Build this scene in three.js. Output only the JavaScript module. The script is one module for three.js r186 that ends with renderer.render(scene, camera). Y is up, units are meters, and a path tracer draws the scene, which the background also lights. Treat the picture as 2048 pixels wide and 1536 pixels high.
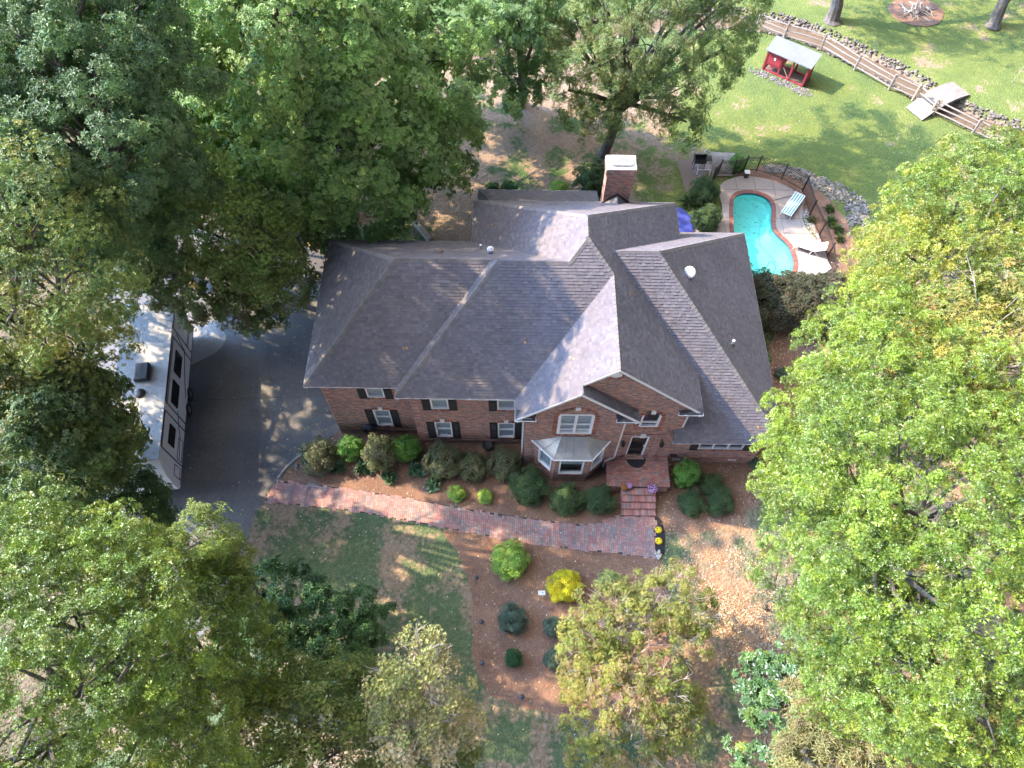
import * as THREE from 'three';
import { mergeGeometries } from 'three/addons/utils/BufferGeometryUtils.js';
import { Sky } from 'three/addons/objects/Sky.js';
import { RoundedBoxGeometry } from 'three/addons/geometries/RoundedBoxGeometry.js';

// ---------------------------------------------------------------- camera, sky, sun, exposure
const scene = new THREE.Scene();
const camera = new THREE.PerspectiveCamera(56.14, 4 / 3, 0.5, 2000);
camera.position.set(0, 35, 0);
camera.rotation.order = 'YXZ';
camera.rotation.set(THREE.MathUtils.degToRad(-60.97), 0, THREE.MathUtils.degToRad(0.74));
scene.add(camera);
const renderer = new THREE.WebGLRenderer({ antialias: true });
renderer.toneMapping = THREE.LinearToneMapping;
renderer.toneMappingExposure = 5.5;
renderer.shadowMap.enabled = true;
const SUN_EL = 39 * Math.PI / 180, SUN_AZ = 17 * Math.PI / 180;
const toSun = new THREE.Vector3(-Math.cos(SUN_EL) * Math.cos(SUN_AZ), Math.sin(SUN_EL), -Math.cos(SUN_EL) * Math.sin(SUN_AZ));
const sky = new Sky();
sky.name = 'sky';
sky.userData = { kind: 'structure' };
sky.scale.setScalar(1500);
const su = sky.material.uniforms;
su.sunPosition.value.copy(toSun);
su.turbidity.value = 9; su.rayleigh.value = 0.38; su.mieCoefficient.value = 0.005;
su.cloudCoverage.value = 0.6; su.cloudDensity.value = 0.5;
scene.add(sky);
scene.environmentIntensity = 0.3;
const sun = new THREE.DirectionalLight(0xffe3bd, 2.9);
sun.name = 'sun';
sun.position.copy(toSun).multiplyScalar(120).add(new THREE.Vector3(0, 0, -22));
sun.target.position.set(0, 0, -22);
sun.castShadow = true;
sun.shadow.mapSize.set(4096, 4096);
Object.assign(sun.shadow.camera, { left: -60, right: 60, top: 60, bottom: -60, near: 1, far: 300 });
scene.add(sun, sun.target);

// ---------------------------------------------------------------- helpers
let seed = 12345;
function srand(s) { seed = s >>> 0; }
function R() { seed = (seed + 0x6D2B79F5) >>> 0; let t = seed; t = Math.imul(t ^ (t >>> 15), t | 1); t ^= t + Math.imul(t ^ (t >>> 7), t | 61); return ((t ^ (t >>> 14)) >>> 0) / 4294967296; }
const rr = (a, b) => a + (b - a) * R();
const pick = (a) => a[Math.floor(R() * a.length)];
const V = (x, y, z) => new THREE.Vector3(x, y, z);
const clamp = (x, a = 0, b = 1) => Math.min(b, Math.max(a, x));
const smooth = (a, b, x) => { const t = clamp((x - a) / (b - a)); return t * t * (3 - 2 * t); };
const names = new Map();
function numbered(n) { const k = names.get(n) || 0; names.set(n, k + 1); return k ? `${n}_${String(k).padStart(3, '0')}` : n; }
const origin = new Map();
function thing(name, label, category, pos = [0, 0, 0], group) {
  const o = new THREE.Group(); o.name = numbered(name); o.position.set(...pos); scene.add(o); origin.set(o, V(...pos));
  o.userData = { label, category }; if (group) o.userData.group = group;
  return o;
}
function cloneThing(src, name, label, group, pos, ry = 0, scale) {
  const o = src.clone(); o.name = numbered(name); o.userData = { ...src.userData, label }; if (group) o.userData.group = group;
  o.position.set(...pos); o.rotation.y = ry; if (scale) o.scale.set(...scale); scene.add(o); return o;
}
// geometry collector (metres; uv in metres from the dominant plane)
class GB {
  constructor() { this.p = []; this.c = []; this.u = []; this.hasC = false; }
  tri(a, b, c, col, uv) {
    const e1x = b[0] - a[0], e1y = b[1] - a[1], e1z = b[2] - a[2], e2x = c[0] - a[0], e2y = c[1] - a[1], e2z = c[2] - a[2];
    const nx = Math.abs(e1y * e2z - e1z * e2y), ny = Math.abs(e1z * e2x - e1x * e2z), nz = Math.abs(e1x * e2y - e1y * e2x);
    let i = 0;
    for (const q of [a, b, c]) {
      this.p.push(q[0], q[1], q[2]);
      if (uv) this.u.push(uv[i][0], uv[i][1]);
      else if (ny >= nx && ny >= nz) this.u.push(q[0], q[2]);
      else if (nx >= nz) this.u.push(q[2], q[1]);
      else this.u.push(q[0], q[1]);
      if (col) { this.hasC = true; this.c.push(...col); } else this.c.push(1, 1, 1);
      i++;
    }
    return this;
  }
  quad(a, b, c, d, col, uv) { this.tri(a, b, c, col, uv && [uv[0], uv[1], uv[2]]); return this.tri(a, c, d, col, uv && [uv[0], uv[2], uv[3]]); }
  box(x0, y0, z0, x1, y1, z1, col) {
    const P = (i, j, k) => [i ? x1 : x0, j ? y1 : y0, k ? z1 : z0];
    this.quad(P(0, 0, 1), P(1, 0, 1), P(1, 1, 1), P(0, 1, 1), col); this.quad(P(1, 0, 0), P(0, 0, 0), P(0, 1, 0), P(1, 1, 0), col);
    this.quad(P(0, 0, 0), P(0, 0, 1), P(0, 1, 1), P(0, 1, 0), col); this.quad(P(1, 0, 1), P(1, 0, 0), P(1, 1, 0), P(1, 1, 1), col);
    this.quad(P(0, 1, 1), P(1, 1, 1), P(1, 1, 0), P(0, 1, 0), col); return this.quad(P(0, 0, 0), P(1, 0, 0), P(1, 0, 1), P(0, 0, 1), col);
  }
  // box in a frame: centre o, axes ux (dir,len), uy, uz given as arrays already scaled to half lengths
  obox(o, a, b, c, col) {
    const P = (i, j, k) => [0, 1, 2].map((m) => o[m] + i * a[m] + j * b[m] + k * c[m]);
    const f = (p, q, r, s) => this.quad(p, q, r, s, col);
    f(P(-1, -1, 1), P(1, -1, 1), P(1, 1, 1), P(-1, 1, 1)); f(P(1, -1, -1), P(-1, -1, -1), P(-1, 1, -1), P(1, 1, -1));
    f(P(-1, -1, -1), P(-1, -1, 1), P(-1, 1, 1), P(-1, 1, -1)); f(P(1, -1, 1), P(1, -1, -1), P(1, 1, -1), P(1, 1, 1));
    f(P(-1, 1, 1), P(1, 1, 1), P(1, 1, -1), P(-1, 1, -1)); f(P(-1, -1, -1), P(1, -1, -1), P(1, -1, 1), P(-1, -1, 1));
    return this;
  }
  bar(a, b, w, h, col) { // straight bar with a rectangular section
    const d = V(b[0] - a[0], b[1] - a[1], b[2] - a[2]), l = d.length(); d.normalize();
    const s = Math.abs(d.y) > 0.95 ? V(1, 0, 0) : V(0, 1, 0).cross(d).normalize(), t = d.clone().cross(s);
    return this.obox([(a[0] + b[0]) / 2, (a[1] + b[1]) / 2, (a[2] + b[2]) / 2], d.multiplyScalar(l / 2).toArray(), s.multiplyScalar(w / 2).toArray(), t.multiplyScalar(h / 2).toArray(), col);
  }
  tube(pts, rad, n = 7, col, cap = true) {
    const rings = []; let prev = null;
    for (let i = 0; i < pts.length; i++) {
      const p = pts[i], a = pts[Math.max(0, i - 1)], b = pts[Math.min(pts.length - 1, i + 1)];
      const d = V(b[0] - a[0], b[1] - a[1], b[2] - a[2]).normalize();
      let s = prev ? prev.clone().addScaledVector(d, -prev.dot(d)) : (Math.abs(d.y) > 0.9 ? V(1, 0, 0) : V(0, 1, 0)).cross(d);
      if (s.lengthSq() < 1e-6) s = V(1, 0, 0); s.normalize(); prev = s; const t = d.clone().cross(s), r = Array.isArray(rad) ? rad[i] : rad;
      rings.push(Array.from({ length: n }, (_, k) => { const q = k / n * Math.PI * 2, c = Math.cos(q) * r, e = Math.sin(q) * r; return [p[0] + s.x * c + t.x * e, p[1] + s.y * c + t.y * e, p[2] + s.z * c + t.z * e]; }));
    }
    for (let i = 0; i + 1 < rings.length; i++) for (let k = 0; k < n; k++) {
      const k2 = (k + 1) % n, u0 = k / n * 0.8, u1 = (k + 1) / n * 0.8;
      this.quad(rings[i][k], rings[i][k2], rings[i + 1][k2], rings[i + 1][k], col, [[u0, i * 0.6], [u1, i * 0.6], [u1, (i + 1) * 0.6], [u0, (i + 1) * 0.6]]);
    }
    if (cap) for (const rg of [rings[0], rings[rings.length - 1]]) for (let k = 1; k + 1 < n; k++) this.tri(rg[0], rg[k], rg[k + 1], col);
    return this;
  }
  flat(poly, y, col) { // polygon [[x,z]] at height y
    const c = poly.map((q) => new THREE.Vector2(q[0], q[1]));
    for (const [i, j, k] of THREE.ShapeUtils.triangulateShape(c, [])) this.tri([poly[i][0], y, poly[i][1]], [poly[k][0], y, poly[k][1]], [poly[j][0], y, poly[j][1]], col);
    return this;
  }
  prism(poly, y0, y1, col) {
    this.flat(poly, y1, col); this.flat(poly, y0, col);
    poly.forEach((a, i) => { const b = poly[(i + 1) % poly.length]; this.quad([a[0], y0, a[1]], [b[0], y0, b[1]], [b[0], y1, b[1]], [a[0], y1, a[1]], col); });
    return this;
  }
  build() {
    const g = new THREE.BufferGeometry();
    g.setAttribute('position', new THREE.Float32BufferAttribute(this.p, 3)); g.setAttribute('uv', new THREE.Float32BufferAttribute(this.u, 2));
    if (this.hasC) g.setAttribute('color', new THREE.Float32BufferAttribute(this.c, 3));
    g.computeVertexNormals(); return g;
  }
}
function add(parent, name, geo, mat, ud) {
  if (geo instanceof GB) geo = geo.build();
  let root = parent; while (root && !origin.has(root)) root = root.parent;
  const o = root && origin.get(root); if (o && !geo.userData.local) geo.translate(-o.x, -o.y, -o.z);
  const m = new THREE.Mesh(geo, mat); m.name = numbered(name); m.castShadow = m.receiveShadow = true; if (ud) m.userData = ud;
  (parent || scene).add(m); return m;
}
function struct(name, geo, mat) { return add(null, name, geo, mat, { kind: 'structure' }); }
function single(name, geo, mat, label, category, group) { const ud = { label, category }; if (group) ud.group = group; return add(null, name, geo, mat, ud); }
const toS = (v) => Math.round(255 * clamp(v <= 0.0031308 ? v * 12.92 : 1.055 * Math.pow(v, 1 / 2.4) - 0.055));
const inPoly = (x, z, P) => { let c = false; for (let i = 0, j = P.length - 1; i < P.length; j = i++) { const a = P[i], b = P[j]; if ((a[1] > z) !== (b[1] > z) && x < (b[0] - a[0]) * (z - a[1]) / (b[1] - a[1]) + a[0]) c = !c; } return c; };
const distPoly = (x, z, P, closed = true) => { let m = 1e9; for (let i = 0; i < P.length - (closed ? 0 : 1); i++) { const a = P[i], b = P[(i + 1) % P.length], dx = b[0] - a[0], dz = b[1] - a[1], t = clamp(((x - a[0]) * dx + (z - a[1]) * dz) / (dx * dx + dz * dz)); m = Math.min(m, Math.hypot(x - a[0] - dx * t, z - a[1] - dz * t)); } return m; };
function curve(pts, closed, n) { return new THREE.CatmullRomCurve3(pts.map((p) => V(p[0], 0, p[1])), closed, 'centripetal').getSpacedPoints(n).slice(0, closed ? n : n + 1).map((p) => [p.x, p.z]); }
// ---------------------------------------------------------------- noise and textures
const NT = 256, ntab = new Float32Array(NT * NT); srand(77); for (let i = 0; i < NT * NT; i++) ntab[i] = R();
function vn(x, y, per) { // value noise, period per (lattice cells)
  const xi = Math.floor(x), yi = Math.floor(y), fx = x - xi, fy = y - yi, sx = fx * fx * (3 - 2 * fx), sy = fy * fy * (3 - 2 * fy);
  const m = (v) => ((v % per) + per) % per, x0 = m(xi) & 255, x1 = m(xi + 1) & 255, y0 = (m(yi) & 255) << 8, y1 = (m(yi + 1) & 255) << 8;
  const a = ntab[y0 + x0], b = ntab[y0 + x1], c = ntab[y1 + x0], d = ntab[y1 + x1];
  return a + (b - a) * sx + (c - a + (a - b - c + d) * sx) * sy;
}
function fbm(x, y, oct = 4, per = 256) { let s = 0, a = 0.5, t = 0; for (let i = 0; i < oct; i++) { s += a * vn(x, y, per); t += a; x = x * 2 + 17; y = y * 2 + 31; per = Math.min(256, per * 2); a *= 0.55; } return s / t; }
function tileFbm(u, v, cells, oct) { let s = 0, a = 0.5, t = 0; for (let i = 0; i < oct; i++) { s += a * vn(u * cells, v * cells, cells); t += a; cells = Math.min(256, cells * 2); a *= 0.6; } return s / t; }
function dataTex(n, fn, srgb, metres) { // fn(u, v) -> [r, g, b] linear (srgb) or a number
  const d = new Uint8Array(n * n * 4);
  for (let j = 0; j < n; j++) for (let i = 0; i < n; i++) {
    const c = fn((i + 0.5) / n, (j + 0.5) / n), k = (j * n + i) * 4;
    if (srgb) { d[k] = toS(c[0]); d[k + 1] = toS(c[1]); d[k + 2] = toS(c[2]); } else d[k] = d[k + 1] = d[k + 2] = Math.round(255 * clamp(c));
    d[k + 3] = 255;
  }
  const t = new THREE.DataTexture(d, n, n); t.wrapS = t.wrapT = THREE.RepeatWrapping; t.magFilter = THREE.LinearFilter; t.minFilter = THREE.LinearMipmapLinearFilter; t.generateMipmaps = true;
  if (srgb) t.colorSpace = THREE.SRGBColorSpace; if (metres) t.repeat.set(1 / metres, 1 / metres); t.needsUpdate = true; return t;
}
const mix = (a, b, t) => [a[0] + (b[0] - a[0]) * t, a[1] + (b[1] - a[1]) * t, a[2] + (b[2] - a[2]) * t];
const mul = (a, k) => [a[0] * k, a[1] * k, a[2] * k];
const grain = dataTex(512, (u, v) => tileFbm(u, v, 64, 3), false, 1.3);
const speck = dataTex(512, (u, v) => { const k = 0.72 + 0.56 * (0.5 * tileFbm(u, v, 4, 4) + 0.5 * tileFbm(u, v, 96, 2)); return [k * 0.8, k * 0.8, k * 0.8]; }, true, 2.7);
const M = (o) => new THREE.MeshStandardMaterial({ roughness: 0.85, ...o });
// brick: 16 bricks x 48 courses in 3.25 m
const BR = [[0.36, 0.14, 0.09], [0.42, 0.175, 0.115], [0.31, 0.115, 0.08], [0.25, 0.12, 0.088], [0.155, 0.10, 0.09], [0.11, 0.088, 0.09], [0.47, 0.23, 0.155], [0.37, 0.165, 0.12]];
srand(5); const brickCol = Array.from({ length: 16 * 48 }, () => mul(pick(BR), rr(0.8, 1.2)));
const brickCell = (u, v) => { const row = Math.floor(v * 48), x = u * 16 + (row % 2 ? 0.5 : 0), cI = ((Math.floor(x) % 16) + 16) % 16, fx = x - Math.floor(x), fy = v * 48 - row; return { i: row * 16 + cI, m: Math.min(Math.min(fx, 1 - fx) * 0.203, Math.min(fy, 1 - fy) * 0.0677) < 0.0075 }; };
const brickTex = dataTex(2048, (u, v) => { const b = brickCell(u, v), n = 0.8 + 0.4 * tileFbm(u, v, 128, 2); return b.m ? mul([0.50, 0.44, 0.39], n * 0.9) : mul(brickCol[b.i], n); }, true, 3.25);
const brickBump = dataTex(2048, (u, v) => brickCell(u, v).m ? 0 : 0.75 + 0.25 * tileFbm(u, v, 128, 2), false, 3.25);
const mBrick = M({ map: brickTex, bumpMap: brickBump, bumpScale: 0.006, roughness: 0.92 });
const mBrickV = M({ vertexColors: true, map: speck, bumpMap: grain, bumpScale: 0.003, roughness: 0.92 });
const mMortar = M({ color: new THREE.Color().setRGB(0.09, 0.075, 0.07), bumpMap: grain, bumpScale: 0.004 });
const mShingle = M({ vertexColors: true, map: speck, bumpMap: grain, bumpScale: 0.003, roughness: 0.95 });
const mDeckRoof = M({ color: new THREE.Color().setRGB(0.06, 0.058, 0.062) });
const mWhite = M({ color: new THREE.Color().setRGB(0.78, 0.78, 0.78), roughness: 0.45 });
const mWhiteWarm = M({ color: new THREE.Color().setRGB(0.7, 0.69, 0.66), roughness: 0.7, bumpMap: grain, bumpScale: 0.002 });
const mBlack = M({ color: new THREE.Color().setRGB(0.010, 0.012, 0.013), roughness: 0.6 });
const mDark = M({ color: new THREE.Color().setRGB(0.03, 0.03, 0.033), roughness: 0.6 });
const mBlind = M({ color: new THREE.Color().setRGB(0.5, 0.52, 0.55), roughness: 0.8 });
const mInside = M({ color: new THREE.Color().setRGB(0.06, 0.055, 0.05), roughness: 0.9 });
const mGlass = new THREE.MeshPhysicalMaterial({ color: 0xdfe8ea, roughness: 0.03, transmission: 1, thickness: 0, ior: 1.5 });
const mDebris = M({ vertexColors: true, roughness: 1 });
const mStone = M({ vertexColors: true, map: speck, bumpMap: grain, bumpScale: 0.01, roughness: 0.95 });
const woodTex = (a, b) => dataTex(512, (u, v) => { const n = tileFbm(u * 0.12, v, 64, 3), k = tileFbm(u, v, 6, 3); return mul(mix(a, b, clamp(n * 1.3 - 0.2)), 0.75 + 0.5 * k); }, true, 1.6);
const mWoodGrey = M({ map: woodTex([0.17, 0.145, 0.125], [0.30, 0.27, 0.24]), bumpMap: grain, bumpScale: 0.004, roughness: 0.95 });
const mWoodTan = M({ map: woodTex([0.36, 0.27, 0.17], [0.50, 0.40, 0.27]), roughness: 0.9 });
const mBark = M({ map: dataTex(512, (u, v) => { const n = tileFbm(u, v * 0.2, 24, 4), k = tileFbm(u, v, 5, 3); return mul(mix([0.05, 0.042, 0.035], [0.17, 0.15, 0.13], n), 0.7 + 0.6 * k); }, true, 1), bumpMap: grain, bumpScale: 0.02, roughness: 1 });
const mTwig = M({ color: new THREE.Color().setRGB(0.30, 0.27, 0.24), roughness: 0.95 });

// ---------------------------------------------------------------- ground
const poolIn = curve([[14.095, -32.785], [14.276, -33.392], [14.716, -33.747], [15.38, -33.824], [15.917, -33.703], [16.387, -33.385], [16.58, -32.871], [16.517, -32.188], [16.368, -31.473], [16.348, -30.77], [16.601, -30.203], [17.024, -29.566], [17.19, -28.737], [17.144, -27.958], [16.824, -27.187], [16.293, -26.576], [15.596, -26.192], [14.925, -26.33], [14.484, -26.998], [14.203, -27.987], [13.938, -29.157], [13.825, -30.36], [13.932, -31.598]], true, 90);
const offsetPoly = (P, d) => P.map((p, i) => { const a = P[(i + P.length - 1) % P.length], b = P[(i + 1) % P.length], dx = b[0] - a[0], dz = b[1] - a[1], l = Math.hypot(dx, dz) || 1; return [p[0] + dz / l * d, p[1] - dx / l * d]; });
const area = (P) => P.reduce((s, p, i) => { const q = P[(i + 1) % P.length]; return s + p[0] * q[1] - q[0] * p[1]; }, 0);
const grow = (P, d) => offsetPoly(P, area(P) > 0 ? d : -d);
const poolMid = grow(poolIn, 0.12);
const creek = curve([[-5.813, -49.668], [-2.717, -47.974], [1.025, -48.338], [5.62, -50.498], [10.295, -51.504], [14.992, -52.031], [18.534, -51.857], [21.037, -51.114], [23.377, -49.723], [26.055, -47.457], [28.302, -45.437], [30.063, -43.325], [32.147, -41.3], [34.091, -40.234], [37.21, -38.25]], false, 80);
const creekD = (x, z) => (x > -12 && z < -36 ? distPoly(x, z, creek, false) : 99);
function gh(x, z) { // height of the ground
  let y = 0; const c = creekD(x, z); if (c < 1.5) y -= 0.5 * (1 - smooth(0.35, 1.4, c));
  if (x > 10 && x < 22 && z < -24 && z > -38 && (inPoly(x, z, poolMid) || distPoly(x, z, poolMid) < 0.1)) y = -1.5;
  return y;
}
{
  const ax = (lo, hi, far) => { const a = []; for (const d of far) a.push(lo - d); for (let t = lo; t <= hi + 1e-6; t += 0.5) a.push(t); for (const d of [...far].reverse()) a.push(hi + d); return a.sort((p, q) => p - q); };
  const xs = ax(-45, 45, [1000, 300, 100, 30]), zs = ax(-66, 20, [1000, 300, 100, 30]);
  const pos = [], uv = [], idx = [];
  for (const z of zs) for (const x of xs) { pos.push(x, gh(x, z), z); uv.push(x, z); }
  const w = xs.length;
  for (let j = 0; j + 1 < zs.length; j++) for (let i = 0; i + 1 < w; i++) { const a = j * w + i; idx.push(a, a + w, a + 1, a + 1, a + w, a + w + 1); }
  const g = new THREE.BufferGeometry(); g.setAttribute('position', new THREE.Float32BufferAttribute(pos, 3)); g.setAttribute('uv', new THREE.Float32BufferAttribute(uv, 2)); g.setIndex(idx); g.computeVertexNormals();
  const lawnCol = (x, z) => {
    const big = fbm(x * 0.16 + 40, z * 0.16 + 90, 3), mid = fbm(x * 0.7 + 11, z * 0.7 + 57, 4), fine = fbm(x * 7 + 3, z * 7 + 8, 3), hair = vn(x * 24 + 900, z * 24 + 700, 256);
    const back = smooth(-25, -30, z), front = smooth(-16, -12, z);
    // how dry: 0 lush, 1 bare
    let dry = 0.35;
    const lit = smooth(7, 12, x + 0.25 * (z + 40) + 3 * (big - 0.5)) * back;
    const dirt = back * (1 - smooth(7, 11.5, x + 0.2 * (z + 36))) * smooth(-14, -8, x) * smooth(-50, -45, z);
    const fall = front * smooth(7, 9.5, x) ;
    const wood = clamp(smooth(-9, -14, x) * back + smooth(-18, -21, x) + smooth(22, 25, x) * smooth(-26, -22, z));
    dry = 0.47 * front + 0.16 * lit + 0.72 * dirt + 0.25 * fall + (1 - front) * (1 - back) * 0.6;
    const t = clamp(smooth(0.35, 0.72, dry + (mid - 0.5) * 1.5 + (fine - 0.5) * 0.5));
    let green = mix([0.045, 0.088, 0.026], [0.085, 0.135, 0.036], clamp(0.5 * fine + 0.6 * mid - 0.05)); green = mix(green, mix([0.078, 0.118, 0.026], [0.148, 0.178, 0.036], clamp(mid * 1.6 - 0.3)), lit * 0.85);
    if (front > 0) green = mix(green, mix([0.060, 0.098, 0.044], [0.098, 0.130, 0.060], fine), front);
    let tan = mix([0.17, 0.125, 0.085], [0.25, 0.19, 0.13], fine); tan = mix(tan, mix([0.17, 0.12, 0.088], [0.27, 0.20, 0.145], mid), dirt);
    let c = mix(green, tan, t);
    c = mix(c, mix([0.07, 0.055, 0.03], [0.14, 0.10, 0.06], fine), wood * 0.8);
    c = mix(c, mix([0.23, 0.135, 0.075], [0.34, 0.21, 0.12], fine), 0.7 * fall * smooth(0.42, 0.66, mid));
    const cd = creekD(x, z); if (cd < 2.2) c = mix(c, mix([0.17, 0.125, 0.09], [0.26, 0.20, 0.15], mid), 1 - smooth(0.7, 1.35, cd + (mid - 0.5)));
    return mul(c, (0.72 + 0.56 * hair) * (0.85 + 0.3 * fine));
  };
  const t = dataTex(2048, (u, v) => lawnCol(u * 84 - 42, v * 84 - 62), true); t.repeat.set(1 / 84, 1 / 84); t.offset.set(42 / 84, 62 / 84); t.wrapS = t.wrapT = THREE.MirroredRepeatWrapping;
  const bump = dataTex(512, (u, v) => tileFbm(u, v, 40, 3), false, 3.1);
  struct('ground', g, M({ map: t, bumpMap: bump, bumpScale: 0.06, roughness: 1 }));
}
const jag = (P, n, amp, closed = true) => { const q = curve(P, closed, n); return q.map((p, i) => [p[0] + (fbm(p[0] * 2.3 + 5, p[1] * 2.3, 3) - 0.5) * amp, p[1] + (fbm(p[0] * 2.3 + 50, p[1] * 2.3 + 9, 3) - 0.5) * amp]); };
const mulchTex = dataTex(1024, (u, v) => { const a = tileFbm(u, v, 5, 4), b = tileFbm(u * 1, v * 0.35, 120, 2), c = tileFbm(u, v, 200, 1); let k = mix([0.155, 0.086, 0.058], [0.255, 0.152, 0.105], clamp(a * 1.4 - 0.2)); k = mix(k, [0.30, 0.20, 0.14], smooth(0.6, 0.85, b) * 0.6); return mul(k, 0.65 + 0.7 * c); }, true, 5);
const mMulch = M({ map: mulchTex, bumpMap: grain, bumpScale: 0.035, roughness: 1 });
function bed(name, pts, n, amp, y = 0.012) { const P = jag(pts, n, amp); const gb = new GB(); gb.flat(P, y); gb.quad; P.forEach((a, i) => { const b = P[(i + 1) % P.length]; gb.quad([a[0], -0.02, a[1]], [b[0], -0.02, b[1]], [b[0], y, b[1]], [a[0], y, a[1]]); }); return { mesh: struct(name, gb, mMulch), P }; }
const bedA = bed('mulch_bed', [[-10.99, -14.933], [-11.544, -14.136], [-11.961, -13.521], [-9.81, -13.277], [-7.721, -13.007], [-4.608, -12.511], [-1.533, -11.943], [0.994, -11.532], [2.748, -11.297], [4.254, -11.343], [5.61, -11.777], [5.738, -13.82], [5.049, -14.506], [2.056, -15.46], [0.465, -16.018], [-4.614, -16.239], [-8.92, -16.473], [-9.909, -15.871]], 220, 0.12);
const bedB = bed('mulch_bed', [[-3.327, -11.036], [-2.653, -10.032], [-2.06, -8.811], [-1.797, -7.627], [-1.705, -6.48], [-1.64, -5.368], [-1.399, -4.4], [-0.809, -3.567], [0.542, -3.027], [2.537, -2.645], [4.738, -2.41], [6.993, -2.941], [7.489, -4.614], [7.328, -6.592], [7.598, -8.217], [7.466, -9.421], [7.191, -9.911], [4.441, -10.025], [1.488, -10.387], [-1.247, -10.807]], 220, 0.18);
const bedC = bed('mulch_bed', [[7.588, -14.541], [7.411, -12.487], [7.422, -11.437], [8.111, -11.034], [9.492, -11.103], [10.792, -11.481], [12.041, -12.284], [12.897, -13.37], [13.456, -14.764], [12.6, -15.178], [10.504, -15.291], [8.647, -15.208]], 160, 0.16);
const bedD = bed('mulch_bed', [[13.018, -14.476], [14.161, -15.057], [15.537, -16.821], [17.786, -19.943], [19.342, -23.306], [18.754, -24.709], [15.667, -23.949], [14.634, -21.2], [13.841, -18.004]], 120, 0.5, 0.01);
const bedE = bed('mulch_bed', [[11.888, -33.264], [10.801, -32.176], [10.135, -30.298], [10.879, -29.906], [11.758, -30.734], [12.973, -30.346], [13.725, -32.438], [13.687, -34.611], [13.697, -35.964], [14.471, -35.522], [15.705, -35.999], [17.134, -36.576], [18.4, -36.138], [19.509, -34.936], [20.521, -33.412], [21.206, -31.305], [21.312, -28.491], [20.458, -25.459], [19.051, -24.714], [19.051, -26.92], [19.052, -29.241], [18.732, -31.679], [17.95, -33.585], [16.55, -35.018], [14.957, -35.44], [13.248, -35.05]], 200, 0.3, 0.01);
// soil strip by the front of the path where the yellow mums stand
{ const P = jag([[7.332, -11.852], [7.596, -11.699], [7.715, -10.799], [7.531, -9.866], [7.198, -9.713]], 40, 0.08); const gb = new GB().flat(P, 0.02); struct('planting_soil', gb, M({ color: new THREE.Color().setRGB(0.022, 0.021, 0.024), bumpMap: grain, bumpScale: 0.03 })); }
// leaf-strewn bed in the woods edge left of the drive
// ---------------------------------------------------------------- driveway
const asph = dataTex(1024, (u, v) => { const a = tileFbm(u, v, 3, 4), b = tileFbm(u, v, 160, 2), c = tileFbm(u * 0.3, v, 10, 3); return mul(mix([0.092, 0.090, 0.094], [0.152, 0.145, 0.140], clamp(a * 2.4 + 1.0 * c - 1.25)), 0.82 + 0.36 * b); }, true, 14);
const drivePts = [[-13.097, -9.771], [-12.89, -11.166], [-12.68, -12.216], [-12.249, -13.244], [-11.81, -13.854], [-11.407, -14.418], [-10.968, -14.962], [-10.142, -15.635], [-9.462, -16.111], [-9.019, -16.412], [-8.956, -16.769], [-9.607, -18.904], [-10.14, -21.491], [-10.684, -24.967], [-11.14, -27.961], [-12.153, -29.926], [-14.776, -30.617], [-17.64, -30.733], [-20.456, -30.604], [-23.689, -28.537], [-24.037, -23.332], [-22.452, -15.115], [-19.774, -8.583], [-16.492, -5.186], [-13.929, -6.102]];
{
  const P = jag(drivePts, 200, 0.10);
  struct('driveway', new GB().flat(P, 0.006), M({ map: asph, bumpMap: grain, bumpScale: 0.004, roughness: 0.9 }));
  const jt = new GB(); srand(15); for (const [a, b] of [[[[-9.183, -18.597], [-17.819, -18.098]]], [[[-10.765, -24.246], [-18.698, -23.415]]]].map((q) => q[0])) { const n = 14; for (let i = 0; i < n; i++) { const l = (t) => [a[0] + (b[0] - a[0]) * t, a[1] + (b[1] - a[1]) * t], p = l(i / n), q = l((i + 1) / n), w = 0.012, dx = q[0] - p[0], dz = q[1] - p[1], k = w / Math.hypot(dx, dz); jt.quad([p[0] - dz * k, 0.011, p[1] + dx * k], [p[0] + dz * k, 0.011, p[1] - dx * k], [q[0] + dz * k, 0.011, q[1] - dx * k], [q[0] - dz * k, 0.011, q[1] + dx * k]); } }
  struct('driveway_joints', jt, M({ color: new THREE.Color().setRGB(0.075, 0.072, 0.072), roughness: 1 }));
  const gravel = dataTex(512, (u, v) => { const b = tileFbm(u, v, 90, 2), a = tileFbm(u, v, 6, 3); return mul([0.27, 0.26, 0.245], 0.5 + 0.75 * b + 0.25 * a); }, true, 3);
  struct('gravel_patch', new GB().flat(jag([[-19.292, -24.471], [-17.652, -23.431], [-16.511, -22.41], [-16.544, -21.73], [-16.929, -21.122], [-17.619, -20.649], [-18.308, -20.214], [-19.403, -19.873], [-20.786, -22.003], [-20.526, -24.451]], 60, 0.2), 0.014), M({ map: gravel, bumpMap: grain, bumpScale: 0.03 }));
  // concrete edging curb along the drive
  const edge = curve([[-12.036, -13.658], [-11.761, -14.189], [-11.369, -14.672], [-10.954, -15.048]], false, 14), gb = new GB();
  for (let i = 0; i + 1 < edge.length; i++) gb.bar([edge[i][0], 0.02, edge[i][1]], [edge[i + 1][0], 0.02, edge[i + 1][1]], 0.1, 0.1);
  struct('drive_edging', gb, M({ color: new THREE.Color().setRGB(0.26, 0.23, 0.21), roughness: 0.9 }));
}
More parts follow.
